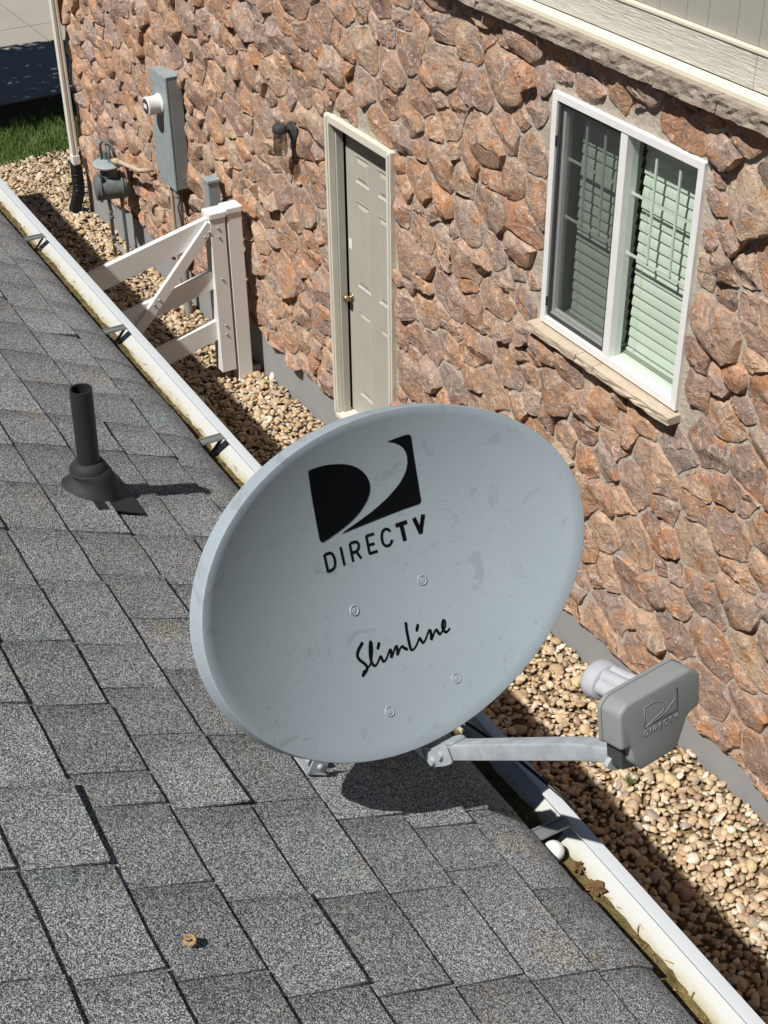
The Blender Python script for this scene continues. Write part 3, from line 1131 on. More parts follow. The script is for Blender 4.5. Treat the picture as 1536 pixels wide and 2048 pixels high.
obj('inlet_pipe', tube([(gx_ + .03, gy_ + .01, gzz + .2), (gx_ + .03, gy_ + .01, gzz + .32), (gx_ + .0, gy_ + .02, gzz + .36), (gx_ - .06, gy_ + .03, gzz + .35), (gx_ - .09, gy_ + .05, gzz + .28), (gx_ - .09, gy_ + .06, gzz + .05)], .016, 12), M['gas'], gm, True)
obj('outlet_pipe', tube([(gx_ + .05, gy_ + .02, gzz + .24), (gx_ + .18, gy_ + .04, gzz + .27), (gx_ + .50, gy_ + .09, gzz + .29), (gx_ + .55, gy_ + .2, gzz + .29)], .020, 12), M['pipetan'], gm, True)
obj('outlet_coupling', tube([(gx_ + .10, gy_ + .028, gzz + .252), (gx_ + .19, gy_ + .042, gzz + .272)], .028, 12), M['pipetan'], gm, True, sharp=40)
obj('riser', tube([(gx_ - .16, gy_ + .02, gz(gx_) - .1), (gx_ - .15, gy_ + .02, gzz - .16), (gx_ - .1, gy_ + .01, gzz - .10), (gx_ - .06, gy_, gzz - .06)], .017, 12), M['pipegrey'], gm, True)
for q in (.12, .36):
    obj('riser_collar', tube([(gx_ - .157, gy_ + .02, q), (gx_ - .156, gy_ + .02, q + .02)], .024, 12), M['pipegrey'], gm, True, sharp=40)
obj('ground_pipe', tube([(gx_ - .15, gy_ + .02, .06), (gx_ + .05, gy_ + .06, .02), (gx_ + .22, gy_ + .1, .0), (gx_ + .26, gy_ + .12, -.08)], .014, 10), M['pipegrey'], gm, True)
obj('loop_pipe', tube([(gx_ - .05, gy_ - .03, gzz + .2), (gx_ - .055, gy_ - .03, gzz + .36), (gx_ - .02, gy_ - .01, gzz + .40), (gx_ + .04, gy_ + .03, gzz + .38), (gx_ + .05, gy_ + .06, gzz + .25)], .013, 10), M['gas'], gm, True)
obj('valve', lathe([(.018, 0), (.026, .004), (.026, .03), (.018, .034)], (gx_ - .15, gy_ + .02, .30), (0, 0, 1), 8), M['gas'], gm, True, sharp=30)
obj('valve_lever', box(gx_ - .19, gx_ - .11, gy_ - .012, gy_ - .004, .31, .322, .002), M['pipegrey'], gm)
obj('stand_leg', box(gx_ + .05, gx_ + .075, gy_ + .05, gy_ + .075, gz(gx_) - .05, gzz - .09, .002), M['gas'], gm)
obj('tag_wire', tube([(gx_ - .1, gy_, gzz - .15), (gx_ + .02, gy_ + .02, gzz - .20), (gx_ + .12, gy_ + .05, gzz - .12)], .003, 6), M['corr'], gm, True)

# ------------------------------------------------------------------ downspout
dn = thing('downspout', 'ribbed cream downspout at the house corner ending in a black corrugated elbow', 'downspout', (-12.58, -.115, gz(-12.6)))
prof = []
sx_, sy_ = .037, .028
nseg = 9
for q in range(nseg):
    prof.append((-sx_ + 2 * sx_ * q / nseg, -sy_ + (.004 if q % 2 else 0)))
prof += [(sx_, -sy_), (sx_ - .0, -sy_ * .33), (sx_ - .004, -.004), (sx_ - .004, .006), (sx_, sy_ * .4), (sx_, sy_), (-sx_, sy_)]
obj('pipe', prism(prof, (-12.575, -.113, 0), (1, 0, 0), (0, 1, 0), (0, 0, 1), .42, 3.5), M['cream'], dn)
obj('coupler', box(-12.617, -12.533, -.147, -.079, .40, .50, .004), M['white'], dn)
pts, rr = [], []
for q in range(91):
    t_ = q / 90
    pts.append((-12.575 - .03 * t_ - .22 * max(0, t_ - .55) ** 1.3, -.113 - .10 * max(0, t_ - .5) ** 1.2, .42 - .50 * t_))
    rr.append(.054 + .005 * math.sin(q * 2 * math.pi / 3.6))
obj('corrugated_elbow', tube(pts, rr, 18), M['corr'], dn, True)

# ------------------------------------------------------------------ gate and posts
def loc_box(P0, ex, ey, ez, dims, b=.003):
    """bevelled box with its corner frame given by axes"""
    V, Fc = box(0, dims[0], 0, dims[1], 0, dims[2], b)
    P0, ex, ey, ez = (np.asarray(q, float) for q in (P0, ex, ey, ez))
    return [tuple(P0 + ex * v[0] + ey * v[1] + ez * v[2]) for v in V], Fc


def cap_post(name, x0, x1, y0, y1, z0, z1, par, capm='white'):
    p = obj(name, box(x0, x1, y0, y1, z0, z1, .004), M['white'], par)
    obj('cap', box(x0 - .009, x1 + .009, y0 - .009, y1 + .009, z1 + .0005, z1 + .045, .006), M[capm], p)
    return p


GXf = -8.88
ga = thing('gate', 'white vinyl ranch gate with three rails and a diagonal brace', 'gate', (GXf, -.35, gz(GXf)))
st = cap_post('stile', GXf - .115, GXf, -.357, -.240, .03, 1.272, ga)
gslope = -.212
gd = np.array([0.03, -1.0, gslope])
gd /= np.linalg.norm(gd)
gn = np.array([1.0, .03, 0])
gu_ = np.cross(gn, gd) * -1
if gu_[2] < 0:
    gu_ = -gu_
for zt, hgt, ln in ((1.275, .165, 1.02), (.862, .145, 1.02), (.455, .16, 1.02)):
    P0 = np.array([GXf - .088, -.352, zt - hgt])
    obj('rail', loc_box(P0, gd, gn * -1 * -1, np.array([0, 0, 1.0]), (ln, .046, hgt), .003), M['white'], ga)
b0_ = np.array([GXf - .035, -.348, 1.235])
b1_ = np.array([GXf - .03, -1.30, .22])
bd_ = (b1_ - b0_) / np.linalg.norm(b1_ - b0_)
bu = np.cross(gn, bd_)
obj('brace', loc_box(b0_ - bu * .04, bd_, gn, bu, (1.40, .032, .082), .003), M['white'], ga)
obj('end_stile', box(GXf - .1, GXf + .03, -1.44, -1.315, .0, 1.062, .004), M['white'], ga)
for (yy, zz_) in ((-.30, 1.20), (-.30, 1.13), (-.30, .80), (-.30, .42), (-.30, .345)):
    obj('bolt', lathe([(.009, 0), (.009, .004), (.005, .008)], (GXf, yy, zz_), (1, 0, 0), 10), M['blue'], ga, True)
for (yy, zz_) in ((-.372, 1.185), (-.405, 1.155), (-.80, .76), (-.845, .735)):
    obj('bolt', lathe([(.009, 0), (.009, .005), (.005, .010)], (GXf - .002, yy, zz_), (1, 0, 0), 10), M['blue'], ga, True)
wp = thing('fence_post', 'white square vinyl fence post standing between the gate and the stone wall', 'post', (GXf - .05, -.17, gz(GXf)))
cap_post('shaft', GXf - .115, GXf, -.222, -.108, gz(GXf) - .1, 1.285, wp)
bp = thing('grey_post', 'grey painted post half hidden behind the gate', 'post', (-9.33, -.13, gz(-9.3)))
obj('shaft', box(-9.38, -9.29, -.175, -.085, gz(-9.3) - .1, 1.36, .004), M['meter'], bp)
obj('cap', box(-9.387, -9.283, -.182, -.078, 1.3605, 1.385, .004), M['meter'], bp)

# ------------------------------------------------------------------ near house: roof, shingles, gutter
YAW = math.radians(-1.0)
nh = thing('shingled_house', 'near house with grey asphalt shingle roof and white gutter', 'house', (0, -4.06, 0), YAW)
A26 = math.radians(26)
cA, sA, HR = math.cos(A26), math.sin(A26), 1.3
UX = np.array([math.cos(YAW), math.sin(YAW), 0])
NY = np.array([-math.sin(YAW), math.cos(YAW), 0])


def rp(u, v, nn):
    """roof plane coordinates -> world"""
    y = v * cA + (nn - HR) * sA
    z = 5.42 - v * sA + (nn - HR) * cA
    return CAM * [1, 1, 0] + UX * u + NY * y + np.array([0, 0, z])


def hp(x, y, z):
    return CAM * [1, 1, 0] + UX * x + NY * y + np.array([0, 0, z])


VE, EXPO = 1.872, .1467
RX0, RX1 = -12.7, 3.0
dk = [rp(u, v, nn) for nn in (-.004, -.03) for (u, v) in ((RX0, -1.6), (RX1, -1.6), (RX1, VE - .03), (RX0, VE - .03))]
roof = obj('roof', (dk, [(0, 3, 2, 1), (4, 5, 6, 7), (0, 1, 5, 4), (1, 2, 6, 5), (2, 3, 7, 6), (3, 0, 4, 7)]), M['deck'], nh)
seams = {0: [-4.05, -3.87, -3.66, -3.46, -3.33, -3.21, -3.0, -2.82, -2.62, -2.44, -2.25, -1.51, -1.30, -1.11, -.92],
         1: [-3.95, -3.76, -3.58, -3.38, -3.2, -3.02, -2.85, -2.66, -2.46, -2.27, -2.06, -1.47, -1.36, -1.11, -.93],
         2: [-3.6, -3.4, -3.21, -3.02, -2.84, -2.63, -2.44, -2.24, -2.05, -1.86, -1.5, -1.32, -1.12, -.94],
         3: [-3.2, -3.0, -2.83, -2.63, -2.43, -2.26, -2.10, -1.93, -1.73, -1.55, -1.32, -1.12, -.92],
         4: [-2.8, -2.62, -2.42, -2.22, -2.0, -1.73, -1.54, -1.33, -1.14, -.95],
         5: [-2.4, -2.19, -2.0, -1.81, -1.63, -1.55, -1.37, -1.19, -1.0],
         6: [-2.2, -1.99, -1.81, -1.60, -1.42, -1.21, -1.02],
         7: [-1.8, -1.62, -1.42, -1.22, -1.03]}
tabs = []
for k in range(0, 23):
    sm = list(seams.get(k, []))
    if not sm:
        sm = [-1.5 + rnd.uniform(-.1, .1)]
    while sm[0] > RX0:
        sm.insert(0, max(RX0, sm[0] - rnd.uniform(.165, .215)))
    while sm[-1] < RX1:
        sm.append(min(RX1, sm[-1] + rnd.uniform(.165, .215)))
    # fill gaps hidden by the dish
    full = [sm[0]]
    for q in sm[1:]:
        while q - full[-1] > .26:
            full.append(full[-1] + rnd.uniform(.17, .21) if q - full[-1] > .40 else (q + full[-1]) / 2)
        full.append(q)
    for a, b_ in zip(full[:-1], full[1:]):
        if b_ - a > .02:
            tabs.append((k, a, b_))


def tab_mesh(k, u0, u1):
    v1 = VE - EXPO * k
    v0 = v1 - EXPO - .022
    nu, nvv = 6, (9 if k == 0 else 5)
    lift = rnd.uniform(.0, .0022) + (.0045 if rnd.random() < .22 else 0)
    cu = rnd.uniform(-.5, .5)
    ph = rnd.uniform(0, 100)
    top, bot = [], []
    g_ = rnd.uniform(.0022, .0036)
    sk0, sk1 = rnd.uniform(-.004, .004), rnd.uniform(-.004, .004)
    for j in range(nvv + 1):
        t_ = j / nvv
        v = v0 + (v1 - v0) * t_
        for i in range(nu + 1):
            s__ = i / nu
            u = u0 + g_ / 2 + (u1 - u0 - g_) * s__
            u += sk0 * (t_ - .5) * (1 - s__) + sk1 * (t_ - .5) * s__
            vv = v + (.0026 * vnoise(u * 9 + ph, k * 3.1, 3) if j == nvv else 0)
            nn = .0015 + .0075 * t_ + lift * t_ ** 3 * (1 + cu * (s__ - .5) * 2) + .0007 * vnoise(u * 14 + ph, v * 14, 2)
            if k == 0 and vv > 1.788:
                nn -= ((vv - 1.788) / .085) ** 2 * .021
            top.append(rp(u, vv, nn))
            bot.append(rp(u, vv, nn - .0042))
    V = top + bot
    n1 = (nu + 1) * (nvv + 1)
    Fc = []
    for j in range(nvv):
        for i in range(nu):
            a = j * (nu + 1) + i
            Fc.append((a, a + nu + 1, a + nu + 2, a + 1))
    for i in range(nu):
        a = nvv * (nu + 1) + i
        Fc.append((a, a + n1, a + n1 + 1, a + 1))
    for j in range(nvv):
        a = j * (nu + 1)
        Fc.append((a, a + n1, a + n1 + nu + 1, a + nu + 1))
        a = j * (nu + 1) + nu
        Fc.append((a, a + nu + 1, a + n1 + nu + 1, a + n1))
    gu = [i / nu for j in range(nvv + 1) for i in range(nu + 1)] * 2
    return V, Fc, gu


vis, hid = [], []
for (k, a, b_) in tabs:
    V, Fc, gu = tab_mesh(k, a, b_)
    c = np.mean(V, 0)
    ct = [rp(q, VE - EXPO * (k + e), 0) for q in (a, b_) for e in (0, 1)]
    pp_ = [proj(q) for q in ct]
    seen = any(-4 < p[0] < 772 and -4 < p[1] < 1028 and p[2] > 0 for p in pp_)
    (vis if seen else hid).append((pp_[0][2], V, Fc, gu, rnd.random()))
vis.sort(key=lambda q: q[0])
print('shingles', len(vis), len(hid))
for d_, V, Fc, gu, t_ in vis[:300]:
    obj('shingle', (V, Fc), M['shingle'], roof, True, {'tint': [t_] * len(V), 'gu': gu}, sharp=40)
hid += vis[300:]
V, Fc = join([(q[1], q[2]) for q in hid])
obj('shingles', (V, Fc), M['shingle'], roof, True, {'tint': np.concatenate([[q[4]] * len(q[1]) for q in hid]), 'gu': np.concatenate([q[3] for q in hid])}, sharp=40, kind='stuff')

EY, EZ = 1.118, 3.425       # visible shingle edge in house coordinates
obj('fascia', (lambda b: ([hp(*v) for v in b[0]], b[1]))(box(RX0, RX1, EY - .075, EY - .047, EZ - .17, EZ - .028)), M['fascia'], nh)
obj('soffit', (lambda b: ([hp(*v) for v in b[0]], b[1]))(box(RX0, RX1, EY - .45, EY - .05, EZ - .185, EZ - .172)), M['fascia'], nh)
obj('side_wall', (lambda b: ([hp(*v) for v in b[0]], b[1]))(box(RX0 + .3, RX1, EY - .75, EY - .45, -.4, EZ - .1)), M['siding'], nh)
gp_ = [(-.045, -.012), (-.045, -.045), (-.045, -.105), (-.03, -.110), (.030, -.110), (.040, -.104), (.046, -.094), (.050, -.082), (.058, -.070), (.072, -.060), (.086, -.050), (.094, -.041), (.098, -.0315),
       (.0985, -.029), (.088, -.0285), (.078, -.029), (.0765, -.0315), (.0775, -.036)]
V, Fc, ha = [], [], []
nx = 60
for i in range(nx + 1):
    x = RX0 + (RX1 - RX0) * i / nx
    for (y, z) in gp_:
        wv = .0012 * vnoise(x * 2.1, 0.3, 8)
        V.append(hp(x, EY + y + wv, EZ + z))
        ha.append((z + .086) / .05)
s_ = len(gp_)
for i in range(nx):
    for j in range(s_ - 1):
        Fc.append((i * s_ + j, i * s_ + j + 1, (i + 1) * s_ + j + 1, (i + 1) * s_ + j))
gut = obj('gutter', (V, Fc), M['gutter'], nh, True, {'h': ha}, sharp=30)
md = gut.modifiers.new('thickness', 'SOLIDIFY')
md.thickness = .0012
md.offset = 1
# wet leaf litter in the bottom of the gutter
V, Fc = [], []
nx2, ny2 = 900, 9
for i in range(nx2 + 1):
    x = -7.5 + 8.5 * i / nx2
    for j in range(ny2 + 1):
        t_ = j / ny2
        yy = -.043 + t_ * .108
        zz_ = -.072 + .005 * vnoise(x * 5, t_ * 2, 1) + .003 * vnoise(x * 38, t_ * 6, 2) + .003 * vnoise(x * 90, t_ * 14, 4)
        zz_ -= .004 * max(0, t_ - .55) / .45
        V.append(hp(x, EY + yy, EZ + zz_))
for i in range(nx2):
    for j in range(ny2):
        a = i * (ny2 + 1) + j
        Fc.append((a, a + ny2 + 1, a + ny2 + 2, a + 1))
tag(obj('gutter_litter', (V, Fc), M['debris'], None, True), 'brown decayed leaf litter lying along the bottom of the white gutter', 'leaf litter', kind='stuff')
# loose twigs and seed husks on the litter
tw = []
for q in range(320):
    x = rnd.uniform(-5.2, -.4)
    y = EY + rnd.uniform(.0, .066)
    z = EZ - .069 + rnd.uniform(0, .008)
    a_ = rnd.uniform(0, 6.28)
    l_ = rnd.uniform(.004, .016)
    p = hp(x, y, z)
    d = np.array([math.cos(a_) * l_, math.sin(a_) * l_ * .5, rnd.uniform(-.3, .6) * l_])
    tw.append(tube([p - d, p + d], rnd.uniform(.0005, .0011), 4))
tag(obj('seed_husks', join(tw), M['nest']), 'pale seed husks and twigs scattered over the gutter litter', 'litter', kind='stuff')
for xh in (-4.53, -3.76, -3.04, -2.25, -1.467, -.68, -5.3):
    prts = []
    for dx_ in (-.011, .011):
        prts.append([hp(*v) for v in box(xh + dx_ - .010, xh + dx_ + .010, EY - .044, EY + .076, EZ - .034, EZ - .030)[0]])
    hb = box(xh - .014, xh + .014, EY - .044, EY + .072, EZ - .0275, EZ - .0245, .001)
    h = obj('hanger', ([hp(*v) for v in hb[0]], hb[1]), M['steel'], gut)
    rib = []
    for dx_ in (-.0115, .0115):
        bb = box(xh + dx_ - .002, xh + dx_ + .002, EY - .043, EY + .071, EZ - .0244, EZ - .021)
        rib.append(([hp(*v) for v in bb[0]], bb[1]))
    obj('rib', join(rib), M['steel'], h)
    br = []
    pts = [(EY + .070, EZ - .029), (EY + .050, EZ - .052), (EY + .034, EZ - .070), (EY + .020, EZ - .074), (EY - .010, EZ - .060)]
    V = []
    for (y, z) in pts:
        V += [hp(xh - .008, y, z), hp(xh + .008, y, z)]
    obj('hook', (V, [(2 * q, 2 * q + 1, 2 * q + 3, 2 * q + 2) for q in range(4)]), M['lampblack'], h)

# golf ball and leaves
bc = hp(-1.438, EY + .024, EZ - .052)
bl_ = thing('golf_ball', 'white dimpled ball lying in the gutter litter under the shingle edge', 'ball', tuple(bc - [0, 0, .0213]))
bm = bmesh.new()
bmesh.ops.create_icosphere(bm, subdivisions=5, radius=.0205)
fib = []
for q in range(180):
    zf = 1 - 2 * (q + .5) / 180
    th = q * 2.399963
    fib.append((math.sqrt(1 - zf * zf) * math.cos(th), math.sqrt(1 - zf * zf) * math.sin(th), zf))
fib = np.array(fib)
for v in bm.verts:
    dd = np.array(v.co.normalized())
    mx = float((fib @ dd).max())
    if mx > math.cos(.115):
        v.co *= 1 - .016 * (1 - (math.acos(min(1, mx)) / .115) ** 2)
V, Fc = from_bm(bm)
obj('shell', ([tuple(np.array(v) + bc) for v in V], Fc), M['ball'], bl_, True)


def maple(center, size, ang_, tilt, seed):
    r2 = random.Random(seed)
    pts = []
    for q in range(22):
        t_ = q / 22 * 2 * math.pi
        lob = .55 + .45 * abs(math.cos(2.5 * t_)) ** .7 - (.12 if q % 2 else 0)
        pts.append((size * lob * math.cos(t_), size * lob * math.sin(t_) * .8))
    V, Fc = [], []
    for sc in (0, .5, 1):
        if sc == 0:
            V.append((0, 0, 0))
        else:
            for (x, y) in pts:
                V.append((x * sc, y * sc, r2.uniform(-.2, .45) * size * sc))
    N = 22
    for k in range(N):
        Fc.append((0, 1 + k, 1 + (k + 1) % N))
        Fc.append((1 + k, 1 + N + k, 1 + N + (k + 1) % N, 1 + (k + 1) % N))
    Rm = Matrix.Rotation(ang_, 3, 'Z') @ Matrix.Rotation(tilt, 3, 'X')
    return [tuple(np.array(center) + np.array(Rm @ Vector(v))) for v in V], Fc


for (x, y, sz, an, sd, lab) in ((-1.335, EY + .046, .022, .6, 1, 'brown dried maple leaf in the gutter just below the white ball'),
                                (-1.390, EY + .044, .016, 2.2, 2, 'small crumpled dark leaf wedged between the ball and the larger gutter leaf')):
    c = hp(x, y, EZ - .060)
    lf = thing('dry_leaf', lab, 'leaf', tuple(c), group='dry leaves in the gutter')
    obj('blade', maple(c, sz, an, .5, sd), M['leaf'], lf)
c = rp(-1.2505, 1.0456, .011)
ct_ = thing('seed_pod', 'small tan curled dry seed pod lying on the shingles in the lower left', 'seed pod', tuple(c))
prts = []
for q in range(5):
    th = q * 1.9
    pts = []
    for k in range(8):
        a_ = th + k * .6
        r_ = .0062 - .0004 * k + q * .0006
        pts.append(c + UX * (r_ * math.cos(a_) + rnd.uniform(-.002, .002)) + NY * (r_ * math.sin(a_)) + np.array([0, 0, .002 + .0016 * k * (1 if q % 2 else .4)]))
    prts.append(tube(pts, [.002, .0035, .003, .0026, .0026, .0022, .0018, .0008], 7))
obj('husk', join(prts), M['nest'], ct_, True)

# ------------------------------------------------------------------ vent pipe
vb = rp(-2.625, 1.418, .004)
vp = thing('vent_pipe', 'black plumbing vent pipe with rubber boot standing on the shingles', 'vent pipe', tuple(vb))
obj('pipe', join([lathe([(.0243, -.02), (.0243, .262), (.0205, .262), (.0205, .10), (.0201, .10)], vb, (.0175, .030, 1), 28)]), M['pvcblack'], vp, True, sharp=40)
NR = NY * sA + np.array([0, 0, cA])
ax_ = np.array([0, 0, 1.0]) * .75 + NR * .25
obj('collar', lathe([(.0246, .082), (.031, .080), (.036, .074), (.040, .066), (.0405, .062), (.035, .060)], vb, (0, 0, 1), 28), M['rubber'], vp, True, sharp=40)
cone = []
nC = 36
V, Fc = [], []
dn_ = NY * cA - np.array([0, 0, sA])
for i, (r, h, tilt) in enumerate(((.036, .064, 0), (.043, .060, .0), (.046, .052, .2), (.050, .040, .5), (.059, .020, .9), (.068, .006, 1.0), (.071, .002, 1.0))):
    for k in range(nC):
        t_ = 2 * math.pi * k / nC
        flat_ = vb + UX * (r * math.cos(t_)) + NY * (r * math.sin(t_)) + np.array([0, 0, h])
        slop = vb + UX * (r * math.cos(t_)) + dn_ * (r * math.sin(t_)) + NR * h
        V.append(tuple(flat_ * (1 - tilt) + slop * tilt))
    if i:
        for k in range(nC):
            q = (k + 1) % nC
            Fc.append(((i - 1) * nC + k, i * nC + k, i * nC + q, (i - 1) * nC + q))
obj('boot', (V, Fc), M['rubber'], vp, True, sharp=45)
fl = [rp(-2.625 + a, 1.418 + b_, nn) for nn in (.0135, .0105) for (a, b_) in ((-.095, -.025), (.100, -.025), (.100, .088), (-.095, .088))]
obj('flashing', (fl, [(0, 3, 2, 1), (4, 5, 6, 7), (0, 1, 5, 4), (1, 2, 6, 5), (2, 3, 7, 6), (3, 0, 4, 7)]), M['pvcblack'], vp)

# ------------------------------------------------------------------ satellite dish
DC = np.array([-1.56517, -3.12144, 3.99630])
DF = np.array([[-0.13166, -0.44179, 0.88741], [0.99019, -0.01638, 0.13876], [-0.04676, 0.89697, 0.43961]])
DA, DB, D0, DK, DEGG, DQ = .3795, .2757, .0666, .3041, .063, .0199


def dw(p):
    return DC + DF @ np.asarray(p, float)


def dsurf(x, y, off=0.0):
    """point on the reflector face in dish coordinates"""
    r2 = x * x / DA / DA + y * y / DB / DB
    dep = D0 * (1 - r2) - DQ * (x * x / DA / DA - y * y / DB / DB)
    return np.array([x, y + DK * D0 * (1 - r2), -dep + off])


base = rp(-1.80, 1.60, .01)
sd = thing('satellite_dish', 'grey oval satellite dish with black printed logo mounted on the shingle roof', 'satellite dish', tuple(base))
NTH, NR_ = 96, 18
V, Fc = [], []


def rimxy(t_):
    return DA * math.cos(t_) * (1 + DEGG * math.sin(t_)), DB * math.sin(t_)


rows_ = []
for i in range(1, NR_ + 1):
    rho = i / NR_
    rows_.append([dsurf(*(rho * q for q in rimxy(2 * math.pi * k / NTH))) for k in range(NTH)])
lip = ((.0009, -.0002), (.0016, -.0010), (.0020, -.0024), (.0036, -.028), (.0046, -.033), (.0036, -.034), (.0018, -.031), (.0008, -.0065), (-.004, -.0055))
for (o_, b_) in lip:
    r_ = []
    for k in range(NTH):
        t_ = 2 * math.pi * k / NTH
        x, y = rimxy(t_)
        nx_, ny_ = math.cos(t_) / DA, math.sin(t_) / DB
        ln = math.hypot(nx_, ny_)
        p = dsurf(x, y)
        r_.append(p + np.array([nx_ / ln * o_, ny_ / ln * o_, b_]))
    rows_.append(r_)
for i in range(NR_ - 1, 0, -2):
    rho = i / NR_
    rows_.append([dsurf(*(rho * q for q in rimxy(2 * math.pi * k / NTH)), off=-.0035) for k in range(NTH)])
V.append(dsurf(0, 0))
for r_ in rows_:
    V += r_
V.append(dsurf(0, 0, -.0035))
for k in range(NTH):
    Fc.append((0, 1 + k, 1 + (k + 1) % NTH))
for i in range(len(rows_) - 1):
    for k in range(NTH):
        q = (k + 1) % NTH
        Fc.append((1 + i * NTH + k, 1 + (i + 1) * NTH + k, 1 + (i + 1) * NTH + q, 1 + i * NTH + q))
i = len(rows_) - 1
for k in range(NTH):
    Fc.append((1 + i * NTH + k, len(V) - 1, 1 + i * NTH + (k + 1) % NTH))
refl = obj('reflector', ([dw(p) for p in V], Fc), M['dish'], sd, True, sharp=50)

LOGO_A = [(-0.1042,0.2153),(-0.1015,0.218),(-0.0939,0.2177),(-0.0789,0.2164),(-0.0623,0.2132),(-0.046,0.2082),(-0.0317,0.2027),(-0.0194,0.1965),(-0.0075,0.1879),(0.0022,0.1776),(0.009,0.1666),(0.0124,0.156),(0.0133,0.1464),(0.0118,0.1375),(0.008,0.1296),(0.0026,0.1223),(-0.0043,0.1155),(-0.0132,0.1087),(-0.0239,0.1027),(-0.0364,0.0974),(-0.0508,0.093),(-0.0651,0.0898),(-0.0813,0.0869),(-0.0934,0.0853),(-0.0992,0.0855),(-0.1021,0.088),(-0.1031,0.092),(-0.1029,0.1063),(-0.1029,0.1376),(-0.1035,0.1712),(-0.1039,0.1999)]
LOGO_B = [(0.0544,0.2154),(0.0642,0.2152),(0.0784,0.2158),(0.0907,0.2162),(0.0968,0.2155),(0.1004,0.2128),(0.1018,0.2083),(0.1028,0.1844),(0.104,0.1545),(0.1047,0.1251),(0.1045,0.1013),(0.1043,0.0887),(0.1028,0.0849),(0.0989,0.0832),(0.0899,0.0832),(0.0684,0.0835),(0.0446,0.0832),(0.0224,0.0831),(0.0,0.0831),(-0.0226,0.0835),(-0.0415,0.084),(-0.0587,0.0842),(-0.0484,0.0871),(-0.0324,0.0901),(-0.0124,0.0946),(0.0074,0.0996),(0.0274,0.1068),(0.0434,0.1138),(0.0577,0.1225),(0.07,0.1312),(0.0797,0.1417),(0.0861,0.1516),(0.0897,0.1626),(0.0906,0.1744),(0.0888,0.1845),(0.0844,0.1938),(0.0781,0.2014),(0.0689,0.2084),(0.0613,0.2126)]
TEXT = [[(-0.1011,0.0336),(-0.1005,0.0646)],[(-0.0995,0.0639),(-0.0895,0.0631),(-0.0845,0.0598),(-0.0826,0.0525),(-0.0826,0.0445),(-0.0851,0.0375),(-0.09,0.0343),(-0.1008,0.0346)],[(-0.0658,0.064),(-0.0663,0.0316)],[(-0.0468,0.0628),(-0.048,0.0311)],[(-0.0459,0.0624),(-0.0355,0.062),(-0.0306,0.0587),(-0.0298,0.053),(-0.0321,0.0477),(-0.0371,0.0452),(-0.0472,0.0458)],[(-0.0377,0.0454),(-0.0312,0.0305)],[(-0.0119,0.0635),(-0.0131,0.0308)],[(-0.012,0.0631),(0.0039,0.0615)],[(-0.0125,0.0466),(0.0004,0.0451)],[(-0.0131,0.0321),(0.0032,0.0307)],[(0.0351,0.0544),(0.0326,0.0594),(0.0277,0.062),(0.0218,0.0607),(0.018,0.0552),(0.0162,0.0459),(0.0169,0.0379),(0.0212,0.033),(0.0275,0.0321),(0.0324,0.0345),(0.0352,0.0396)]]
BOLD = [[(0.0475,0.0606),(0.0704,0.06)],[(0.0586,0.0601),(0.0588,0.0295)],[(0.0845,0.0623),(0.0916,0.0318)],[(0.0905,0.0321),(0.103,0.063)]]
SCRIPT = [[(-0.0761,-0.0974),(-0.0817,-0.1003),(-0.089,-0.105),(-0.0934,-0.1109),(-0.0919,-0.1179),(-0.0856,-0.1255),(-0.0819,-0.1321),(-0.0832,-0.1366),(-0.0893,-0.1391),(-0.0953,-0.1417)],[(-0.0822,-0.1345),(-0.075,-0.1339),(-0.0651,-0.1211),(-0.0605,-0.1127),(-0.0575,-0.1023),(-0.0594,-0.1003),(-0.0653,-0.1108),(-0.0703,-0.1241),(-0.0706,-0.1338),(-0.0668,-0.1385),(-0.0603,-0.1364),(-0.0537,-0.1307),(-0.0493,-0.1276),(-0.0497,-0.1349),(-0.0475,-0.1393),(-0.0412,-0.1369),(-0.0341,-0.1307),(-0.027,-0.1244),(-0.0286,-0.1328),(-0.0322,-0.1403),(-0.0255,-0.134),(-0.0137,-0.123),(-0.0152,-0.1328),(-0.0192,-0.1415),(-0.0115,-0.1328),(-0.0041,-0.1294),(-0.0018,-0.1336),(0.0024,-0.137)],[(0.017,-0.0998),(0.0139,-0.1111),(0.0119,-0.1234),(0.0094,-0.138),(0.0107,-0.1425),(0.0178,-0.1413),(0.0264,-0.1351),(0.0332,-0.1278),(0.0338,-0.1351),(0.0366,-0.1397),(0.0437,-0.1347),(0.0507,-0.128),(0.0571,-0.1224),(0.0565,-0.1313),(0.0516,-0.1419),(0.0579,-0.1356),(0.066,-0.128),(0.0693,-0.1284),(0.0697,-0.1342),(0.0725,-0.1371),(0.0783,-0.1336),(0.0849,-0.1303),(0.0894,-0.1226),(0.0887,-0.1174),(0.0841,-0.1209),(0.0802,-0.1288),(0.0809,-0.1349),(0.0856,-0.1381),(0.0928,-0.1342)],[(-0.045,-0.11),(-0.0499,-0.1156)],[(0.0375,-0.1101),(0.0326,-0.1165)],[(-0.0953,-0.1417),(-0.0917,-0.1369),(-0.0867,-0.1374)]]


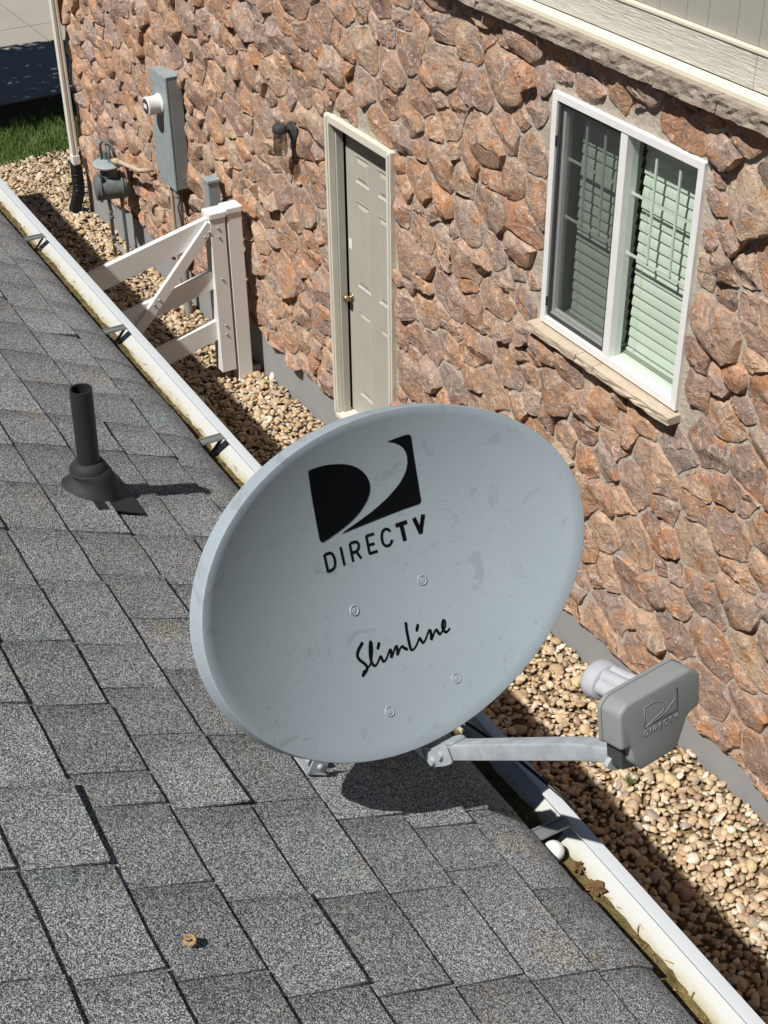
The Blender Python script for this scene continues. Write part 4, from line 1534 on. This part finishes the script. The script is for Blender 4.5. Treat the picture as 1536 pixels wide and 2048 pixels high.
def decal(polys, step=.012, off=.0009):
    """flat outlines laid onto the curved reflector face"""
    Vs, Fs, k0 = [], [], 0
    for pl in polys:
        bm = bmesh.new()
        vs = [bm.verts.new((x, y, 0)) for x, y in pl]
        try:
            f = bm.faces.new(vs)
        except ValueError:
            bm.free()
            continue
        bmesh.ops.triangulate(bm, faces=[f])
        xs_ = [p[0] for p in pl]
        ys_ = [p[1] for p in pl]
        for ax, lo, hi in ((0, min(xs_), max(xs_)), (1, min(ys_), max(ys_))):
            q = math.floor(lo / step) * step + step
            while q < hi:
                no = (1, 0, 0) if ax == 0 else (0, 1, 0)
                bmesh.ops.bisect_plane(bm, geom=bm.verts[:] + bm.edges[:] + bm.faces[:], plane_co=Vector(no) * q, plane_no=no)
                q += step
        bmesh.ops.recalc_face_normals(bm, faces=bm.faces[:])
        v, f = from_bm(bm)
        if f:
            a, b_, c = (np.array(v[i]) for i in f[0][:3])
            if np.cross(b_ - a, c - b_)[2] < 0:
                f = [q[::-1] for q in f]
        Vs += [tuple(dw(dsurf(p[0], p[1], off))) for p in v]
        Fs += [tuple(i + k0 for i in q) for q in f]
        k0 += len(v)
    return Vs, Fs


def stroke(pts, w, taper=False):
    """polyline -> outlines (one quad per segment plus round joints)"""
    out = []
    P = [np.array(p) for p in pts]
    if len(P) > 3:          # smooth the hand-drawn line
        Q = [P[0]]
        for a, b_ in zip(P[:-1], P[1:]):
            Q += [a * .75 + b_ * .25, a * .25 + b_ * .75]
        P = Q + [P[-1]]
    nrm = []
    for i in range(len(P)):
        d = P[min(i + 1, len(P) - 1)] - P[max(i - 1, 0)]
        d = d / (np.linalg.norm(d) + 1e-9)
        nrm.append(np.array([-d[1], d[0]]))
    ws = []
    for i in range(len(P)):
        d = P[min(i + 1, len(P) - 1)] - P[max(i - 1, 0)]
        k = 1.0
        if taper:
            d = d / (np.linalg.norm(d) + 1e-9)
            k = 1.15 if d[1] < -.2 else .68
        ws.append(w * k / 2)
    L = [tuple(p + n_ * q) for p, n_, q in zip(P, nrm, ws)]
    Rr = [tuple(p - n_ * q) for p, n_, q in zip(P, nrm, ws)]
    for i in range(len(P) - 1):
        out.append([L[i], L[i + 1], Rr[i + 1], Rr[i]])
    if taper:
        for i in (0, len(P) - 1):
            out.append([tuple(P[i] + ws[i] * np.array([math.cos(t_ * math.pi / 4), math.sin(t_ * math.pi / 4)])) for t_ in range(8)])
    return out


obj('logo_mark', decal([LOGO_A]), M['black'], refl)
obj('logo_mark', decal([LOGO_B]), M['black'], refl)
for name_, groups in (('logo_letter', [[0, 1], [2], [3, 4, 5], [6, 7, 8, 9], [10]]),):
    for gi in groups:
        pl = []
        for q in gi:
            pl += stroke(TEXT[q], .0047)
        obj('logo_letter', decal(pl, .02, .0009), M['black'], refl)
obj('logo_letter', decal(stroke(BOLD[0], .0072) + stroke(BOLD[1], .0076), .02), M['black'], refl)
obj('logo_letter', decal(stroke(BOLD[2], .0076) + stroke(BOLD[3], .0076), .02), M['black'], refl)
pl = []
for q in SCRIPT:
    pl += stroke(q, .0046, True)
obj('script_lettering', decal(pl, .02), M['black'], refl)
for (x, y) in ((-.0714, -.0443), (.0714, -.0443), (-.0714, -.2088), (.0714, -.2088)):
    p = dsurf(x, y)
    e = 1e-3
    nn = np.cross(dsurf(x + e, y) - dsurf(x - e, y), dsurf(x, y + e) - dsurf(x, y - e))
    nn /= np.linalg.norm(nn)
    nw = DF @ nn
    obj('bolt_head', lathe([(.0090, -.0010), (.0089, .0014), (.0080, .0022), (.0070, .0012), (.0066, -.0006), (.0060, -.0004), (.0052, .0012), (.003, .0016), (.001, .0016)], dw(p), nw, 20), M['dish'], refl, True, sharp=35)

# feed arm
a0 = np.array([0, -.292, .012])
a1 = np.array([0, -.213, .418])
ad = (a1 - a0) / np.linalg.norm(a1 - a0)
au = np.cross(ad, [1, 0, 0])
if au[1] < 0:
    au = -au
prof = round_poly([(-.0145, -.0140), (.0145, -.0140), (.0145, .0140), (-.0145, .0140)], .0028, 3)
V, Fc = [], []
st_ = [0, .05, .30, .34, .37, .41, .452]
for i, s_ in enumerate(st_):
    c = a0 + ad * s_ + np.array([0, -.008 * max(0, (s_ - .33) / .1) ** 1.5, 0])
    k = 1 - .18 * max(0, (s_ - .32) / .11)
    for (x, y) in prof:
        V.append(dw(c + np.array([1, 0, 0]) * x + au * y * k))
n_ = len(prof)
for i in range(len(st_) - 1):
    for k in range(n_):
        Fc.append((i * n_ + k, i * n_ + (k + 1) % n_, (i + 1) * n_ + (k + 1) % n_, (i + 1) * n_ + k))
Fc.append(tuple(range(n_))[::-1])
Fc.append(tuple(range((len(st_) - 1) * n_, len(st_) * n_)))
arm = obj('feed_arm', (V, Fc), M['galv'], sd, True, sharp=40)
# clevis bracket at the foot of the arm
br = round_poly([(-.052, -.022), (-.012, -.020), (.014, -.0155), (.014, .0155), (-.004, .018), (-.022, .010), (-.052, .004)], .005, 3)
for xx in (-.0215, .0185):
    obj('arm_bracket', prism(br, dw(a0 + np.array([xx, 0, 0])), DF @ ad, DF @ au, DF[:, 0], 0, .003), M['galv'], arm)
obj('bracket_top', prism(round_poly([(-.008, -.016), (.024, -.016), (.024, .016), (-.008, .016)], .004, 3), dw(a0 + au * .0150), DF @ ad, DF[:, 0], DF @ au, 0, .003), M['galv'], arm)
for (s_, q) in ((-.010, 0.0), (-.040, -.010)):
    p = dw(a0 + ad * s_ + au * q + np.array([-.028, 0, 0]))
    obj('bolt', lathe([(.007, 0), (.007, .006), (.0045, .008), (.0045, .056), (.007, .058), (.007, .063)], p, DF[:, 0], 12), M['galv'], arm, True, sharp=35)

# LNB head
NL = np.array([0, -.26, .965])
NL /= np.linalg.norm(NL)
UL = np.array([0, .96557, .26015])
LP = np.array([0, -.15, .515])
O_ = dw(LP)
EX, EU, EN = DF[:, 0], DF @ UL, DF @ NL
ol = [(-.0655, -.024), (-.0475, -.0255), (-.0445, -.052), (-.026, -.072), (.034, -.0715), (.046, -.0655), (.066, -.026), (.0895, -.021), (.0905, .030), (.071, .0455), (-.052, .0445), (-.0665, .034)]
ol = round_poly(ol, .007, 4)
lnb = obj('lnb', prism(ol, O_, EX, EU, EN, -.033, 0, .005), M['lnb'], sd, True, sharp=35)
ol2 = [((x - .012) * 1.02 + .012, y * 1.02) for x, y in ol]
obj('seam_flange', prism(ol2, O_, EX, EU, EN, -.0395, -.0335), M['lnb'], lnb, True, sharp=35)
ol3 = [((x - .012) * .86 + .012, y * .80) for x, y in ol]
obj('front_shell', prism(ol3, O_, EX, EU, EN, -.043, -.0398), M['horn'], lnb, True, sharp=35)
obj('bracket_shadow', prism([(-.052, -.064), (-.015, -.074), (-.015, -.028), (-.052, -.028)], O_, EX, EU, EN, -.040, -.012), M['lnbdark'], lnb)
obj('lug', prism(round_poly([(-.064, -.066), (-.040, -.082), (-.026, -.066), (-.040, -.045)], .008, 4), O_, EX, EU, EN, -.039, -.0315), M['galv'], lnb)
obj('lug_bolt', lathe([(.007, 0), (.007, .005), (.003, .007)], O_ + EX * -.041 + EU * -.068 + EN * -.0312, EN, 12), M['lnbdark'], lnb, True)
# embossed emblem on the back of the head: raised wire outlines
def wire(pts, closed=False, r=.0005):
    P = [O_ + EX * x + EU * y + EN * .0003 for x, y in pts]
    if closed:
        P.append(P[0])
    return tube(P, r, 6)


lx0, lx1, ly0, ly1 = -.0205, .0435, -.0072, .027
cu = [(.0195 - .0 , .0)]
arcA = [(lx0, ly0), (lx0, ly1 * .96)] + [(lx0 + .012 + .026 * math.sin(t_), ly1 * .96 - .016 + .016 * math.cos(t_)) for t_ in np.linspace(.05, 1.9, 9)] + [(lx0 + .018, ly0 + .006), (lx0, ly0)]
arcB = [(lx1, ly0), (lx1, ly1)] + [(lx1 - .008, ly1)] + [(lx1 - .008 + .004 * math.sin(t_), ly1 - .010 + .008 * math.cos(t_)) for t_ in np.linspace(.3, 2.2, 6)] + [(lx1 - .022, ly0 + .008), (lx0 + .01, ly0), (lx1, ly0)]
obj('embossed_mark', join([wire(arcA), wire(arcB)]), M['lnb'], lnb, True)
lets = []
for gi, chs in enumerate((TEXT[0:2], TEXT[2:3], TEXT[3:6], TEXT[6:10], TEXT[10:11], BOLD[0:2], BOLD[2:4])):
    for stn in chs:
        lets.append(wire([(.0115 + x * .315, -.0160 + (y - .048) * .27) for x, y in stn], r=.00055))
obj('embossed_lettering', join(lets), M['lnb'], lnb, True)
# feed horn with ribs
hx, hy = .008, .010
for (dx, dy) in ((-.0185, .002), (-.006, .015), (.0125, .014), (.0, -.012)):
    p0 = O_ + EX * (hx + dx) + EU * (hy + dy) + EN * -.028
    p1 = O_ + EX * (hx + dx * .8) + EU * (hy + dy * .8) + EN * -.100
    obj('feed_tube', tube([p0, (p0 + p1) / 2, p1], [.0125, .0105, .0115], 14), M['horn'], lnb, True, sharp=40)
V, Fc = [], []
pr_ = ((.024, -.094), (.0272, -.096), (.0285, -.106), (.0285, -.114), (.026, -.120), (.019, -.124), (.009, -.126))
for i, (r, h) in enumerate(pr_):
    for k in range(32):
        t_ = 2 * math.pi * k / 32
        V.append(O_ + EX * (hx + r * 1.12 * math.cos(t_)) + EU * (hy + r * .95 * math.sin(t_)) + EN * h)
    if i:
        for k in range(32):
            q = (k + 1) % 32
            Fc.append(((i - 1) * 32 + k, i * 32 + k, i * 32 + q, (i - 1) * 32 + q))
Fc.append(tuple(range(32)))
Fc.append(tuple(range(6 * 32, 7 * 32))[::-1])
obj('feed_cap', (V, Fc), M['horn'], lnb, True, sharp=40)

# mount: back plate, mast, strut and feet
bk = np.array([0, -.12, -.105])
bpz = prism(round_poly([(-.09, -.11), (.09, -.11), (.09, .11), (-.09, .11)], .02, 4), dw((0, -.105, -.088)), DF[:, 0], DF[:, 1], DF[:, 2], -.006, 0)
plate = obj('back_plate', bpz, M['galv'], sd)
for xx in (-.05, .047):
    obj('plate_flange', prism(round_poly([(-.09, -.09), (0, -.11), (0, .11), (-.09, .06)], .02, 4), dw((xx, -.105, -.094)), DF[:, 2], DF[:, 1], DF[:, 0], 0, .003), M['galv'], plate)
bm_pts = [np.array(q) for q in ((0, -.302, -.02), (0, -.305, -.055), (0, -.275, -.105), (0, -.205, -.125))]
beam = []
for q0, q1 in zip(bm_pts[:-1], bm_pts[1:]):
    dd_ = (q1 - q0) / np.linalg.norm(q1 - q0)
    uu_ = np.cross(dd_, [1, 0, 0])
    beam.append(prism([(-.0165, -.0125), (.0165, -.0125), (.0165, .0125), (-.0165, .0125)], dw(q0 - dd_ * .006), DF[:, 0], DF @ uu_, DF @ dd_, 0, np.linalg.norm(q1 - q0) + .010))
obj('arm_beam', join(beam), M['galv'], plate)
obj('skew_plate', prism(round_poly([(-.07, -.03), (.07, -.03), (.055, .055), (-.055, .055)], .015, 4), dw((0, -.245, -.128)), DF[:, 0], DF[:, 1], DF[:, 2], -.004, 0), M['galv'], plate)
top = dw((0, -.12, -.145))
elbow = top + np.array([-.005, -.01, -.17])
mast = obj('mast', tube([top + np.array([0, 0, .09]), top, elbow, (elbow * .6 + base * .4) + np.array([-.01, 0, -.0]), base], .0255, 20), M['galv'], sd, True, sharp=50)
Rb = lambda u, v, n0: rp(u, v, n0)
fb = [rp(-1.80 + a, 1.60 + b_, nn) for nn in (.012, .016) for (a, b_) in ((-.06, -.09), (.06, -.09), (.06, .09), (-.06, .09))]
fq = [(0, 3, 2, 1), (4, 5, 6, 7), (0, 1, 5, 4), (1, 2, 6, 5), (2, 3, 7, 6), (3, 0, 4, 7)]
obj('mount_foot', (fb, fq), M['galv'], sd)
f = obj('strut_foot', tube([rp(-1.84, 1.435, .034), rp(-1.72, 1.447, .032), rp(-1.625, 1.456, .028)], .0135, 14), M['galv'], sd, True, sharp=50)
q = [rp(-1.645 + a, 1.456 + b_, nn) for nn in (.0115, .0145) for (a, b_) in ((-.02, -.018), (.034, -.018), (.038, .022), (-.02, .022))]
obj('foot_pad', (q, fq), M['galv'], f)
q = [rp(-1.612 + a, 1.456 + b_, nn) for nn in (.0146, .044) for (a, b_) in ((0, -.016), (.0025, -.016), (.0025, .018), (0, .018))]
obj('end_clip', (q, fq), M['galv'], f)
obj('clip_bolt', lathe([(.006, 0), (.006, .004), (.003, .006)], rp(-1.6092, 1.458, .030), UX, 12), M['galv'], f, True)
obj('strut', tube([rp(-1.83, 1.437, .034), elbow + np.array([0, 0, .03])], .0125, 14), M['galv'], sd, True, sharp=50)

cb = thing('coax_cable', 'black coaxial cable drooping from behind the dish over the gutter', 'cable', tuple(hp(-1.75, EY + .05, EZ - .02)))
pts = [dw((.10, -.20, -.10)), dw((.12, -.23, -.14)) + np.array([0, .01, -.06]), hp(-1.82, EY - .02, EZ + .045), hp(-1.70, EY + .05, EZ + .005), hp(-1.55, EY + .092, EZ - .018), hp(-1.50, EY + .112, EZ - .06), hp(-1.49, EY + .09, EZ - .2), hp(-1.49, EY - .04, EZ - .25)]
fine = []
P = [np.array(p) for p in pts]
for i in range(len(P) - 1):
    for t_ in (0, .25, .5, .75):
        p0, p1, p2, p3 = P[max(i - 1, 0)], P[i], P[i + 1], P[min(i + 2, len(P) - 1)]
        fine.append(.5 * ((2 * p1) + (p2 - p0) * t_ + (2 * p0 - 5 * p1 + 4 * p2 - p3) * t_ ** 2 + (3 * p1 - p0 - 3 * p2 + p3) * t_ ** 3))
fine.append(P[-1])
obj('sheath', tube(fine, .0036, 10), M['corr'], cb, True)

# ------------------------------------------------------------------ front-yard tree whose shade falls on the driveway
tr = thing('shade_tree', 'leafy yard tree casting its dappled shade across the far driveway', 'tree', (-15.6, -2.9, -.16))
obj('trunk', tube([(-15.6, -2.9, -.2), (-15.62, -2.88, 1.2), (-15.8, -2.6, 2.6), (-15.9, -2.3, 4.4)], [.14, .11, .09, .05], 12), M['bark'], tr, True)
for q in range(7):
    a_ = q * .9
    obj('limb', tube([(-15.66, -2.87, 1.7 + .15 * q), (-15.66 + .6 * math.cos(a_), -2.87 + .6 * math.sin(a_), 2.6 + .15 * q), (-15.66 + 1.1 * math.cos(a_), -2.87 + 1.1 * math.sin(a_), 3.2 + .12 * q)], [.05, .03, .01], 8), M['bark'], tr, True)
nl = 15000
ph_ = rng.normal(0, 1, (nl, 3))
ph_ /= np.linalg.norm(ph_, axis=1)[:, None]
rad = rng.uniform(.35, 1, nl) ** .5
ctr = np.array([-15.95, -2.15, 4.1]) + ph_ * rad[:, None] * np.array([1.55, 1.9, 1.3])
sz = rng.uniform(.05, .10, nl)
e1 = rng.normal(0, 1, (nl, 3))
e1 /= np.linalg.norm(e1, axis=1)[:, None]
e2 = np.cross(e1, rng.normal(0, 1, (nl, 3)))
e2 /= np.linalg.norm(e2, axis=1)[:, None]
LV = np.stack([ctr - e1 * sz[:, None], ctr + e2 * sz[:, None] * .5, ctr + e1 * sz[:, None], ctr - e2 * sz[:, None] * .5], 1).reshape(-1, 3)
obj('crown', (LV, np.arange(nl * 4).reshape(-1, 4)), M['foliage'], tr)
